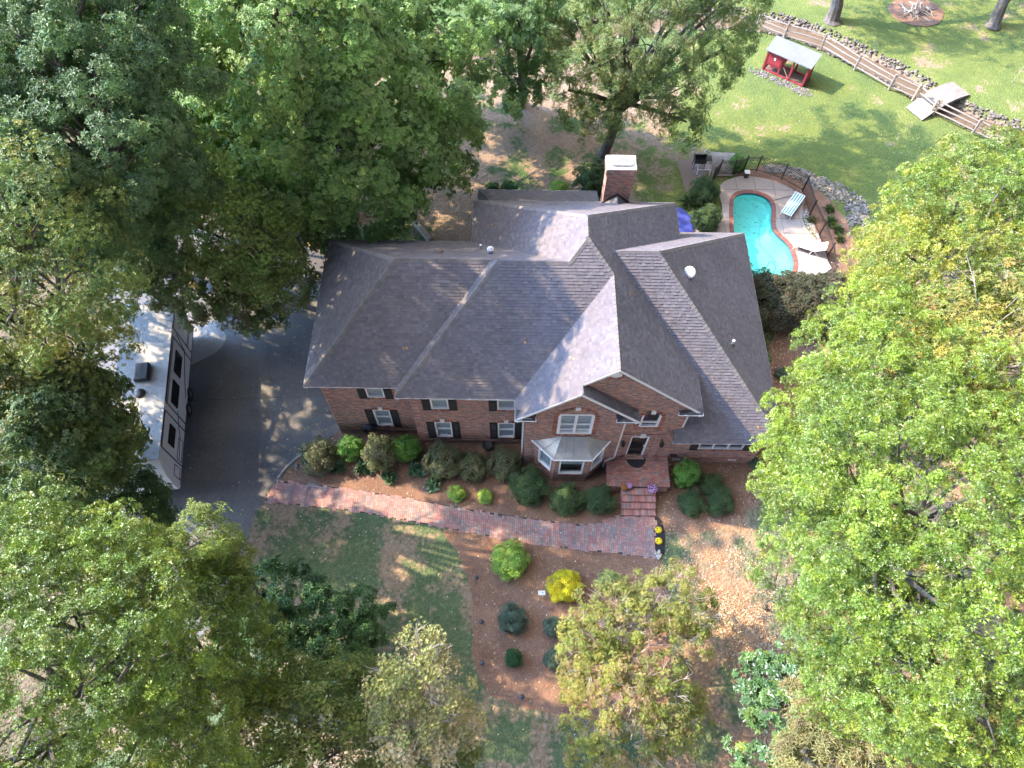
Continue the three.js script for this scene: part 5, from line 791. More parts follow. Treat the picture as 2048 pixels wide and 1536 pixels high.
// hostas: broad leaves from the ground
const hostaGeo = sprig({ n: 1, R: 0.01, leaves: 13, len: 0.32, wid: 0.17, open: 1.15, droop: 0.35, s: 31, tint: 0.2 });
const hostaTop = sprig({ n: 1, R: 0.01, leaves: 9, len: 0.24, wid: 0.14, open: 0.75, droop: 0.4, s: 32, tint: 0.2 });
[[679, 939, 'hosta with blue-green leaves right of the leftmost azalea'], [733, 936, 'dark hosta below the bright green corner bush'], [780, 957, 'hosta below the tall azalea with pink flowers'], [834, 942, 'large hosta at the foot of the bright green lumpy bush'], [872, 967, 'hosta in the sunny spot beside the brick path']].forEach(([x, y, l], i) => {
  const P = [[-8.925, -14.2], [-7.53, -14.304], [-6.251, -13.738], [-4.886, -14.173], [-3.855, -13.495]][i], t = thing('hosta', l, 'plant', [P[0], 0.02, P[1]], 'hostas along the mulch bed'); srand(940 + i);
  for (const [g, n] of [[hostaGeo, 7], [hostaTop, 6]]) for (let k = 0; k < n; k++) { const gg = g; gg.userData.local = true; const m = add(t, 'leaf_cluster', gg, M({ vertexColors: true, color: new THREE.Color().setRGB(...mul(pick([[0.045, 0.11, 0.06], [0.06, 0.13, 0.065], [0.085, 0.14, 0.06]]), rr(0.8, 1.3))), roughness: 0.5, side: THREE.DoubleSide })); m.position.set(rr(-0.28, 0.28), 0.06 + rr(0, 0.12), rr(-0.25, 0.25)); m.rotation.set(rr(-0.3, 0.3), rr(0, 6.3), rr(-0.3, 0.3)); m.scale.setScalar(rr(0.7, 1.1)); }
});
// grassy tufts near the pool
const tuftGeo = sprig({ n: 3, R: 0.06, leaves: 22, len: 0.5, wid: 0.03, open: 0.75, droop: 0.5, s: 33 });
tuftGeo.userData.local = true;
[['spiky green day lily in the mulch behind the house by the pool', [11.233, -32.908], [0.10, 0.15, 0.06], 1.4], ['yellow-green grass tuft in the gravel strip inside the pool fence', [18.917, -31.641], [0.22, 0.20, 0.06], 0.7], ['upper green tuft outside the pool fence', [20.249, -32.549], [0.09, 0.15, 0.04], 0.8], ['middle green tuft outside the pool fence', [20.091, -31.452], [0.09, 0.15, 0.04], 1], ['lower green tuft outside the pool fence', [20.433, -30.797], [0.08, 0.14, 0.045], 0.9], ['lowest green tuft outside the pool fence near the bright oak', [20.406, -30.064], [0.09, 0.14, 0.04], 0.7]].forEach(([l, P, c, s]) => { const t = thing('grass_tuft', l, 'plant', [P[0], 0.02, P[1]]); const m = add(t, 'blades', tuftGeo, M({ vertexColors: true, color: new THREE.Color().setRGB(...c), roughness: 0.6, side: THREE.DoubleSide })); m.scale.setScalar(s); const m2 = add(t, 'blades', tuftGeo, m.material); m2.scale.setScalar(s * 0.8); m2.rotation.y = 1; });
// potted and planted mums
function mum(label, pos, r, cols, pot) {
  const t = thing('mum', label, 'flower', pos); srand(960 + Math.round(pos[0] * 10)); const gb = new GB(), gl = new GB(), y0 = pot ? 0.2 : 0.02;
  if (pot) { const g = new THREE.CylinderGeometry(0.13, 0.1, 0.22, 18); g.translate(pos[0], pos[1] + 0.11, pos[2]); add(t, 'pot', g, mDark); }
  for (let i = 0; i < 260; i++) { const d = onSphere(); if (d.y < -0.1) d.y *= -1; const p = V(pos[0] + d.x * r, pos[1] + y0 + 0.06 + d.y * r * 0.75, pos[2] + d.z * r), c = mul(pick(cols), rr(0.75, 1.2)), s = 0.028, tx = d.clone().cross(V(0.3, 0.1, 1)).normalize(), ty = d.clone().cross(tx); for (let k = 0; k < 6; k++) { const a = k, b = k + 1, q = (w) => p.clone().addScaledVector(tx, Math.cos(w * 1.047) * s).addScaledVector(ty, Math.sin(w * 1.047) * s).toArray(); gb.tri(p.clone().addScaledVector(d, 0.016).toArray(), q(a), q(b), c); } }
  const core = lump(r * 0.93, r * 0.7, r * 0.93, 4); core.translate(pos[0], pos[1] + y0 + 0.06, pos[2]); add(t, 'leaves', core, mCore([0.04, 0.06, 0.02])); add(t, 'blooms', gb, M({ vertexColors: true, roughness: 0.8 })); return t;
}
mum('upper round yellow mum in the dark soil beside the end of the brick path', [7.405, 0.02, -11.146], 0.16, [[0.72, 0.52, 0.01], [0.8, 0.6, 0.02]]);
mum('lower round yellow mum in the dark soil beside the end of the brick path', [7.369, 0.02, -10.585], 0.165, [[0.72, 0.52, 0.01], [0.8, 0.6, 0.02]]);
mum('pot of rusty orange flowers at the left of the top step', [5.694, 0.7, -13.061], 0.17, [[0.30, 0.09, 0.015], [0.36, 0.15, 0.02], [0.12, 0.09, 0.03]], true);
mum('pot of pale purple flowers beside the orange ones on the top step', [5.952, 0.7, -13.144], 0.15, [[0.40, 0.20, 0.42], [0.50, 0.32, 0.52], [0.22, 0.08, 0.22]], true);
mum('pot of pink and white flowers at the right of the top step', [7.102, 0.7, -13], 0.24, [[0.42, 0.17, 0.42], [0.62, 0.48, 0.62], [0.20, 0.06, 0.20]], true);
{ const t = thing('sea_stone', 'pale weathered stone at the outer corner of the brick path', 'stone', [7.264, 0, -9.912]); srand(7); for (let i = 0; i < 6; i++) { const g = stoneGeo(0.8, 50 + i); g.scale(rr(0.08, 0.16), rr(0.08, 0.14), rr(0.08, 0.16)); g.translate(rr(-0.13, 0.13), 0.07 + rr(0, 0.08), rr(-0.13, 0.13)); g.userData.local = true; add(t, 'lobe', g, M({ color: new THREE.Color().setRGB(0.46, 0.42, 0.37), bumpMap: grain, bumpScale: 0.02 })); } }
// path lights, placard, urn
{
  const spots = [['dark path light at the upper left edge of the lower mulch bed', [-1.593, -8.625]], ['dark path light at the left of the ragged grey-green bush', [-1.287, -6.575]], ['dark path light at the left of the dwarf evergreen', [-1.183, -4.766]], ['dark path light near the bottom of the lower mulch bed', [0.629, -3.377]], ['dark path light at the bottom of the lower mulch bed nearest the dogwood', [2.856, -2.973]], ['dark path light in the mulch at the driveway corner', [-11.042, -14.255]]];
  let proto; spots.forEach(([l, P], i) => { if (!i) { proto = thing('path_light', l, 'light', [P[0], 0, P[1]], 'dark path lights along the mulch beds'); add(proto, 'stake', new GB().tube([[P[0], 0, P[1]], [P[0], 0.3, P[1]]], 0.015, 6), mDark); const g = new THREE.SphereGeometry(0.12, 16, 6, 0, 6.3, 0, 1.4); g.scale(1, 0.6, 1); g.translate(P[0], 0.28, P[1]); add(proto, 'shade', g, M({ color: new THREE.Color().setRGB(0.05, 0.055, 0.07), roughness: 0.35, metalness: 0.3 })); const k = new THREE.SphereGeometry(0.025, 10, 8); k.translate(P[0], 0.36, P[1]); add(proto, 'finial', k, mDark); } else cloneThing(proto, 'path_light', l, 'dark path lights along the mulch beds', [P[0], 0, P[1]]); });
  const c = [1.564, 0, -7.763], t = thing('yard_placard', 'small white placard on a thin black stake beside the golden cypress', 'sign', c); add(t, 'stake', new GB().bar([c[0], 0, c[2]], [c[0], 0.75, c[2] - 0.02], 0.02, 0.02), mDark); const cv = document.createElement('canvas'); cv.width = 128; cv.height = 96; const x = cv.getContext('2d'); x.fillStyle = '#d8dadb'; x.fillRect(0, 0, 128, 96); x.fillStyle = '#6a6f74'; x.fillRect(58, 26, 52, 8); x.fillRect(66, 40, 38, 6); const ct = new THREE.CanvasTexture(cv); ct.colorSpace = THREE.SRGBColorSpace; const uv = [[0, 0], [1, 0], [1, 1], [0, 1]];
  const pb = new GB(); pb.obox([c[0] - 0.05, 0.85, c[2] - 0.05], [0.17, 0.02, 0], [-0.01, 0.085, -0.08], [0, 0.008, 0.008]); const pl = add(t, 'plate', pb, M({ color: new THREE.Color().setRGB(0.6, 0.61, 0.62), roughness: 0.5 })); add(pl, 'print', new GB().quad([c[0] - 0.2, 0.765, c[2] + 0.045], [c[0] + 0.12, 0.80, c[2] + 0.045], [c[0] + 0.10, 0.955, c[2] - 0.105], [c[0] - 0.22, 0.92, c[2] - 0.105], null, uv), M({ map: ct, roughness: 0.6 }));
  const u = [-1.246, 0.3, -15.482]; const um = thing('planter_bowl', 'dark shallow bowl against the brick wall between two azaleas', 'planter', [u[0], 0, u[2]]); add(um, 'bowl', new THREE.LatheGeometry([[0, 0.36], [0.2, 0.38], [0.27, 0.46], [0.25, 0.46], [0.18, 0.41], [0, 0.4]].map((p) => new THREE.Vector2(...p)), 20).translate(u[0], 0, u[2]), mDark); add(um, 'pedestal', new THREE.CylinderGeometry(0.06, 0.13, 0.38, 14).translate(u[0], 0.19, u[2]), mDark);
  const h = [-7.426, 0.3, -16.001]; const ho = thing('garden_hose', 'dark coiled hose hung on the wall behind the tall azalea', 'hose', [h[0], 0, h[2]]); const tg = new THREE.TorusGeometry(0.36, 0.05, 8, 26); tg.translate(h[0], 0.85, -16.15); add(ho, 'coil', tg, M({ color: new THREE.Color().setRGB(0.025, 0.035, 0.06), roughness: 0.5 })); const t2 = new THREE.TorusGeometry(0.3, 0.05, 8, 26); t2.translate(h[0], 0.83, -16.08); add(ho, 'coil', t2, M({ color: new THREE.Color().setRGB(0.02, 0.03, 0.05), roughness: 0.5 })); add(ho, 'hanger', new GB().box(h[0] - 0.1, 1.05, -16.3, h[0] + 0.1, 1.15, -16.05), mDark);
}
// fallen leaves
{
  const lg = new GB(); leaf(lg, V(-0.05, 0, 0), V(1, 0, 0), V(0, 1, 0), 0.085, 0.055, 0.05, [1, 1, 1]); const g = lg.build(), pts = []; srand(971);
  const areaA = [[7.711, -9.424], [9.416, -10.441], [11.401, -10.467], [13.137, -9.007], [13.477, -5.553], [12.017, -2.395], [10.394, -3.39], [8.974, -6.613], [7.793, -7.749]], inside = [[bedA.P, 250], [bedB.P, 700], [bedC.P, 700], [bedD.P, 2200], [areaA, 7500], [bedE.P, 200]];
  for (const [P, n] of inside) { const xs = P.map((p) => p[0]), zs = P.map((p) => p[1]), x0 = Math.min(...xs), x1 = Math.max(...xs), z0 = Math.min(...zs), z1 = Math.max(...zs); for (let k = 0, c = 0; c < n && k < n * 6; k++) { const x = rr(x0, x1), z = rr(z0, z1); if (inPoly(x, z, P) && (n < 3000 || R() < 1.6 * smooth(0.3, 0.7, fbm(x * 0.8 + 7, z * 0.8 + 7, 3)) * smooth(0, 1.2, distPoly(x, z, P)))) { pts.push([x, z]); c++; } } }
  for (let k = 0; k < 350; k++) { const u = R(); pts.push(u < 0.5 ? [rr(-17, -9.5), rr(-26, -10)] : [rr(-13, -9.2), rr(-25, -15)]); } for (let k = 0; k < 1600; k++) pts.push([rr(-14, 14), rr(-12, 0)]); for (let k = 0; k < 500; k++) pts.push([rr(6, 34), rr(-46, -28)]); for (let k = 0; k < 900; k++) pts.push([rr(7, 14), rr(-13, -6)]);
  const ok = pts.filter(([x, z]) => !inPoly(x, z, poolMid)), m = new THREE.InstancedMesh(g, M({ roughness: 0.8, side: THREE.DoubleSide }), ok.length); ok.forEach(([x, z], i) => { tmpQ.setFromEuler(new THREE.Euler(rr(-0.5, 0.5), rr(0, 6.3), rr(-0.5, 0.5))); const s = rr(0.6, 1.25); tmpM.compose(V(x, 0.035, z), tmpQ, V(s, s, s)); m.setMatrixAt(i, tmpM); m.setColorAt(i, tmpC.setRGB(...mul(pick([[0.34, 0.21, 0.12], [0.40, 0.28, 0.16], [0.26, 0.14, 0.08], [0.46, 0.35, 0.21], [0.40, 0.21, 0.09], [0.52, 0.46, 0.34]]), rr(0.7, 1.2)))); });
  m.name = 'fallen_leaves'; m.userData = { kind: 'stuff', label: 'scattered tan and orange fallen leaves' }; m.receiveShadow = m.castShadow = true; scene.add(m);
}

// ---------------------------------------------------------------- travel trailer (built along its own axes: +x right side, +z nose)
{
  const t = thing('travel_trailer', 'long white travel trailer with dark trim and black windows parked on the driveway', 'trailer', [-18.64, 0, -17.3]); t.rotation.y = 0.155; origin.set(t, V(0, 0, 0));
  const mSide = M({ color: new THREE.Color().setRGB(0.68, 0.69, 0.71), roughness: 0.45 }), mRoof = M({ map: dataTex(512, (u, v) => { const a = tileFbm(u, v, 4, 4), b = tileFbm(u, v, 30, 3); return mul(mix([0.22, 0.22, 0.225], [0.34, 0.335, 0.325], clamp(a * 1.5 - 0.2)), 0.85 + 0.3 * b); }, true, 4), roughness: 0.8 }), mTrim = M({ color: new THREE.Color().setRGB(0.02, 0.017, 0.03), roughness: 0.35 }), mWin = M({ color: new THREE.Color().setRGB(0.006, 0.007, 0.009), roughness: 0.06 });
  const W = 1.27, z0 = -5.1, z1 = 4.25, zn = 4.85, y0 = 0.55, y1 = 3.28;
  const side = (x) => [[x, y0, z0], [x, y0, 4.6], [x, 0.7, 4.78], [x, 1.1, zn], [x, 2.2, 4.72], [x, 2.75, 4.55], [x, y1, z1], [x, y1, z0]], L = side(-W), Rr = side(W), gb = new GB();
  for (const s of [L, Rr]) for (let i = 1; i + 1 < s.length; i++) gb.tri(s[0], s[i], s[i + 1]);
  for (let i = 0; i < L.length; i++) { const j = (i + 1) % L.length; if (i !== 6) gb.quad(L[i], L[j], Rr[j], Rr[i]); }
  add(t, 'body', gb, mSide); const roof = add(t, 'roof', new GB().box(-W - 0.02, y1, z0 - 0.02, W + 0.02, y1 + 0.035, z1 + 0.04), mRoof);
  const X = W + 0.004, b = (ya, yb, za, zb, k = 0.014) => [W, ya, za, W + k, yb, zb];
  const rib = new GB(); for (let y = 0.95; y < 3.1; y += 0.13) rib.box(...b(y, y + 0.022, z0 + 0.05, 4.2, 0.008)); add(t, 'siding_ribs', rib, mSide);
  const tr = new GB(); tr.box(...b(3.08, 3.28, z0, -3.35, 0.02)); tr.box(...b(3.08, 3.28, -2.85, 1.1, 0.02)); tr.box(...b(3.08, 3.28, 1.55, 3.55, 0.02)); add(t, 'roof_stripe', tr, M({ color: new THREE.Color().setRGB(0.045, 0.03, 0.055), roughness: 0.4 }));
  for (const z of [-4.9, -3.35, -2.85, 1.1, 1.55, 3.55]) add(t, 'trim_bar', new GB().box(...b(0.62, 3.1, z - 0.03, z + 0.03, 0.024)), mTrim);
  for (const [y, za, zb] of [[0.62, z0, 4.55], [1.32, z0, -3.35], [1.18, z0, -3.35], [2.98, -2.85, 1.1]]) add(t, 'trim_line', new GB().box(...b(y - 0.02, y + 0.02, za, zb, 0.02)), mTrim);
  { let g = new GB(); g.tube([[X + 0.01, 2.7, -3.2], [X + 0.01, 1.55, -2.9], [X + 0.01, 1.3, -1.6], [X + 0.01, 0.9, -0.3]], 0.022, 4); add(t, 'swoosh_decal', g, mTrim); g = new GB(); g.tube([[X + 0.01, 1.7, 0.9], [X + 0.01, 1.5, 1.5], [X + 0.01, 1.15, 2.2], [X + 0.01, 1.05, 3.4]], 0.018, 4); add(t, 'swoosh_decal', g, mTrim); }
  const rwin = (za, zb, ya, yb) => { const g = new RoundedBoxGeometry(0.03, yb - ya, zb - za, 2, 0.012); const s = new THREE.Shape(), r = 0.09, w = (zb - za) / 2, h = (yb - ya) / 2; s.moveTo(-w + r, -h); s.lineTo(w - r, -h); s.quadraticCurveTo(w, -h, w, -h + r); s.lineTo(w, h - r); s.quadraticCurveTo(w, h, w - r, h); s.lineTo(-w + r, h); s.quadraticCurveTo(-w, h, -w, h - r); s.lineTo(-w, -h + r); s.quadraticCurveTo(-w, -h, -w + r, -h); const e = new THREE.ExtrudeGeometry(s, { depth: 0.025, bevelEnabled: false }); e.rotateY(Math.PI / 2); e.translate(W, (ya + yb) / 2, (za + zb) / 2); const m = add(t, 'window', e, mWin); return m; };
  rwin(-2.35, -1.0, 1.75, 2.6); rwin(-0.55, 0.8, 1.75, 2.6); rwin(1.95, 3.05, 1.75, 2.5);
  { const e = new THREE.CylinderGeometry(0.5, 0.5, 0.03, 24); e.scale(0.55, 1, 1); e.rotateZ(Math.PI / 2); e.translate(W + 0.005, 2.35, -4.35); add(t, 'oval_window', e, mWin); }
  for (const [za, zb, ya, yb] of [[2.2, 3.4, 0.75, 1.3], [3.75, 4.35, 0.8, 1.5]]) { const g = new GB(); g.box(...b(ya, ya + 0.03, za, zb, 0.02)).box(...b(yb - 0.03, yb, za, zb, 0.02)).box(...b(ya, yb, za, za + 0.03, 0.02)).box(...b(ya, yb, zb - 0.03, zb, 0.02)); add(t, 'hatch', g, mTrim); }
  for (const z of [-0.85, 0.1]) for (const s of [1, -1]) { const g = new THREE.TorusGeometry(0.27, 0.11, 10, 26); g.rotateY(Math.PI / 2); g.translate(s * (W - 0.02), 0.38, z); const wh = add(t, 'wheel', g, mBlack); const r = new THREE.CylinderGeometry(0.2, 0.2, 0.14, 18); r.rotateZ(Math.PI / 2); r.translate(s * (W - 0.03), 0.38, z); add(wh, 'rim', r, M({ color: new THREE.Color().setRGB(0.25, 0.25, 0.26), metalness: 0.5, roughness: 0.4 })); }
  add(t, 'chassis', new GB().box(-1.0, 0.38, z0 + 0.1, 1.0, 0.55, 4.5), mBlack); const bz = new GB(); bz.bar([-0.9, 0.45, 4.4], [0, 0.45, 6.0], 0.08, 0.12); bz.bar([0.9, 0.45, 4.4], [0, 0.45, 6.0], 0.08, 0.12); bz.bar([0, 0.1, 5.7], [0, 0.9, 5.7], 0.08, 0.08); add(t, 'hitch', bz, mBlack);
  { const g = new RoundedBoxGeometry(0.72, 0.3, 1.0, 3, 0.08); g.translate(0.1, y1 + 0.2, -0.6); const ac = add(t, 'air_conditioner', g, M({ color: new THREE.Color().setRGB(0.018, 0.02, 0.022), roughness: 0.45 })); const gr = new GB(); for (let k = 0; k < 6; k++) gr.box(-0.15 + k * 0.1, y1 + 0.35, -0.95, -0.1 + k * 0.1, y1 + 0.362, -0.25); add(ac, 'grille', gr, mDark); }
  { const g = new THREE.SphereGeometry(0.27, 18, 8, 0, 6.3, 0, 1.57); g.scale(1, 0.6, 1); g.translate(0.05, y1 + 0.05, 0.55); add(t, 'roof_vent', g, M({ color: new THREE.Color().setRGB(0.03, 0.028, 0.03), roughness: 0.4 })); }
  { const g = new GB(); srand(501); for (let k = 0; k < 150; k++) { const x = rr(-1.1, 1.2), z = rr(-4.8, 4), s = rr(0.02, 0.05); g.quad([x, y1 + 0.042, z], [x + s, y1 + 0.045, z + s * 0.4], [x + s * 0.8, y1 + 0.048, z + s * 1.4], [x - s * 0.2, y1 + 0.044, z + s], mul([0.16, 0.08, 0.05], rr(0.6, 1.5))); } add(roof, 'leaf_debris', g, mDebris, { kind: 'stuff' }); }
  for (const z of [4.3, -4.95]) add(t, 'marker_light', new GB().box(...b(0.72, 0.8, z - 0.05, z + 0.05, 0.03)), M({ color: new THREE.Color().setRGB(0.5, 0.12, 0.02), roughness: 0.3 }));
}
// ---------------------------------------------------------------- pool, coping, deck
const deckY = 0.1;
{
  const p = thing('swimming_pool', 'kidney-shaped turquoise swimming pool with brick coping behind the house', 'pool', [17, 0, -31]);
  const ring = (P, Q, ya, yb, gb, col) => P.forEach((a, i) => { const j = (i + 1) % P.length; gb.quad([a[0], ya, a[1]], [P[j][0], ya, P[j][1]], [Q[j][0], yb, Q[j][1]], [Q[i][0], yb, Q[i][1]], col); });
  const bas = new GB(); ring(poolIn, poolIn, deckY - 0.02, -0.5, bas); const low = grow(poolIn, -0.35); ring(poolIn, low, -0.5, -1.25, bas); low.forEach((a, i) => { const b = low[(i + 1) % low.length], dp = (q) => -1.0 - 0.55 * smooth(-31, -36, q[1]); bas.tri([a[0], dp(a) + (-1.25 - dp(a)), a[1]], [b[0], -1.25, b[1]], [18, -1.42, -32.2]); });
  add(p, 'basin', bas, M({ color: new THREE.Color().setRGB(0.46, 0.74, 0.71), roughness: 0.8 }));
  const tile = new GB(); ring(grow(poolIn, -0.008), grow(poolIn, -0.008), deckY - 0.02, -0.06, tile); add(p, 'tile_band', tile, M({ color: new THREE.Color().setRGB(0.03, 0.10, 0.14), roughness: 0.3 }));
  const wave = dataTex(512, (u, v) => tileFbm(u, v, 10, 4), false, 3.5);
  add(p, 'water', new GB().flat(grow(poolIn, 0.01), -0.03), new THREE.MeshPhysicalMaterial({ color: new THREE.Color().setRGB(0.46, 0.88, 0.86), transmission: 1, thickness: 0, roughness: 0.06, ior: 1.33, bumpMap: wave, bumpScale: 0.22 }));
  const out = grow(poolIn, 0.24), n = poolIn.length; srand(511);
  const cp = new GB(); ring(poolIn, out, deckY + 0.02, deckY + 0.02, cp, [0.10, 0.05, 0.045]); ring(poolIn, poolIn, deckY + 0.02, deckY - 0.05, cp, [0.2, 0.08, 0.07]); add(p, 'coping', cp, mBrickV);
  const dense = curve(poolIn, true, 190), dout = grow(dense, 0.24), din = grow(dense, -0.02), br = new GB();
  dense.forEach((a, i) => { const j = (i + 1) % dense.length, c = mul(pick([[0.27, 0.105, 0.088], [0.31, 0.125, 0.10], [0.25, 0.10, 0.09], [0.30, 0.145, 0.12]]), rr(0.85, 1.1)), y = deckY + 0.045 + rr(-0.003, 0.003), lp = (A, B, t) => [A[0] + (B[0] - A[0]) * t, y, A[1] + (B[1] - A[1]) * t]; const q = [lp(din[i], din[j], 0.06), lp(din[i], din[j], 0.94), lp(dout[i], dout[j], 0.94), lp(dout[i], dout[j], 0.06)]; br.quad(...q, c); for (let k = 0; k < 4; k++) { const m = q[k], e = q[(k + 1) % 4]; br.quad(m, e, [e[0], deckY, e[2]], [m[0], deckY, m[2]], c); } });
  add(p, 'coping_brick', br, mBrickV, { kind: 'stuff' });
  const ra = [15.449, 0.2, -27.542], rb = [15.705, 0.2, -27.432]; const rail = new GB(); rail.tube([[ra[0], 0.1, ra[2] - 0.2], [ra[0], 0.7, ra[2] - 0.2], [ra[0] + 0.12, 0.85, ra[2]], [ra[0] + 0.3, 0.7, ra[2] + 0.2], [rb[0] + 0.1, -0.2, ra[2] + 0.35]], 0.025, 7); add(p, 'hand_rail', rail, M({ color: new THREE.Color().setRGB(0.04, 0.10, 0.12), roughness: 0.3, metalness: 0.6 }));
  add(p, 'skimmer_lid', new GB().box(...[16.006, -33.857].reduce((a, v, i) => (a[i * 2] = v, a), []).length ? [[16.006, -33.857][0] - 0.15, deckY + 0.0, [16.006, -33.857][1] - 0.02, [16.006, -33.857][0] + 0.15, deckY - 0.01 + 0.015, [16.006, -33.857][1] + 0.02] : [0, 0, 0, 1, 1, 1]), mWhite);
  // deck: concrete pads with open joints, clipped to the deck outline and cut round the pool
  const outline = curve([[13.549, -34.564], [14.348, -35.114], [15.21, -35.354], [16.154, -35.236], [17.066, -34.938], [17.991, -34.375], [18.57, -33.77], [18.72, -33.165], [18.568, -32.52], [18.38, -31.674], [18.505, -30.806], [19.044, -29.84], [19.333, -29.246], [19.252, -28.069], [18.99, -26.919], [18.675, -25.797], [14.173, -25.726], [12.214, -26.811], [11.149, -29.509], [10.953, -30.597], [12.382, -30.662], [13.037, -31.583], [13.381, -32.517], [13.352, -33.289]], true, 120);
  const deckT = dataTex(1024, (u, v) => { const a = tileFbm(u, v, 4, 4), b = tileFbm(u, v, 120, 2); return mul(mix([0.26, 0.215, 0.19], [0.335, 0.285, 0.255], a), 0.88 + 0.24 * b); }, true, 6), mDeck = M({ map: deckT, bumpMap: grain, bumpScale: 0.003, roughness: 0.9 });
  const bb = outline.reduce((m, q) => [Math.min(m[0], q[0]), Math.min(m[1], q[1]), Math.max(m[2], q[0]), Math.max(m[3], q[1])], [99, 99, -99, -99]);
  const dk = thing('pool_deck', 'pale concrete pool deck of square pads around the turquoise pool', 'deck', [17, 0, -31]);
  const clipHalf = (P, f) => { const o = []; P.forEach((a, i) => { const b = P[(i + 1) % P.length], fa = f(a), fb = f(b); if (fa >= 0) o.push(a); if ((fa >= 0) !== (fb >= 0)) { const t = fa / (fa - fb); o.push([a[0] + (b[0] - a[0]) * t, a[1] + (b[1] - a[1]) * t]); } }); return o; };
  const hole = grow(poolIn, 0.15), st = 1.22, jn = 0.012;
  add(dk, 'joint_bed', (() => { const g = new GB(), a = new THREE.Shape(outline.map((q) => new THREE.Vector2(...q))); a.holes.push(new THREE.Path(hole.map((q) => new THREE.Vector2(...q)))); const all = [...outline, ...hole]; for (const [i, j, k] of THREE.ShapeUtils.triangulateShape(outline.map((q) => new THREE.Vector2(...q)), [hole.map((q) => new THREE.Vector2(...q))])) g.tri(...[i, j, k].map((m) => [all[m][0], deckY - 0.02, all[m][1]])); return g; })(), M({ color: new THREE.Color().setRGB(0.13, 0.11, 0.1), roughness: 1 }));
  for (let x = bb[0]; x < bb[2]; x += st) for (let z = bb[1]; z < bb[3]; z += st) {
    let c = outline; for (const f of [(q) => q[0] - x - jn, (q) => x + st - jn - q[0], (q) => q[1] - z - jn, (q) => z + st - jn - q[1]]) c = clipHalf(c, f);
    if (c.length < 3 || Math.abs(area(c)) < 0.02) continue;
    // keep what lies outside the pool: split into small cells only where the pool edge crosses
    const cross = distPoly(x + st / 2, z + st / 2, hole) < st * 0.75, inside = inPoly(x + st / 2, z + st / 2, hole);
    if (!cross && inside) continue; const gb = new GB(), y = deckY + rr(-0.003, 0.003);
    if (!cross) gb.prism(c, deckY - 0.1, y); else {
      const N = 24, h = st / N; for (let i = 0; i < N; i++) { // thin strips, each run cut at the pool edge
        let s = c; const za = z + i * h, zb = za + h; for (const f of [(q) => q[1] - za, (q) => zb - q[1]]) s = clipHalf(s, f); if (s.length < 3) continue;
        const xa = Math.min(...s.map((q) => q[0])), xb = Math.max(...s.map((q) => q[0])), zm = (za + zb) / 2, xsn = [xa]; hole.forEach((a, k) => { const b = hole[(k + 1) % hole.length]; if ((a[1] > zm) !== (b[1] > zm)) { const v = a[0] + (b[0] - a[0]) * (zm - a[1]) / (b[1] - a[1]); if (v > xa && v < xb) xsn.push(v); } }); xsn.push(xb); xsn.sort((p, q) => p - q);
        for (let k = 0; k + 1 < xsn.length; k++) { const m = (xsn[k] + xsn[k + 1]) / 2; if (inPoly(m, zm, hole)) continue; let w = s; for (const f of [(q) => q[0] - xsn[k], (q) => xsn[k + 1] - q[0]]) w = clipHalf(w, f); if (w.length >= 3) gb.flat(w, y); }
      }
    }
    if (gb.p.length) add(dk, 'concrete_pad', gb, mDeck);
  }
  const edge = new GB(); outline.forEach((a, i) => { const b = outline[(i + 1) % outline.length]; edge.quad([a[0], -0.02, a[1]], [b[0], -0.02, b[1]], [b[0], deckY, b[1]], [a[0], deckY, a[1]]); }); add(dk, 'deck_edge', edge, mDeck);
}
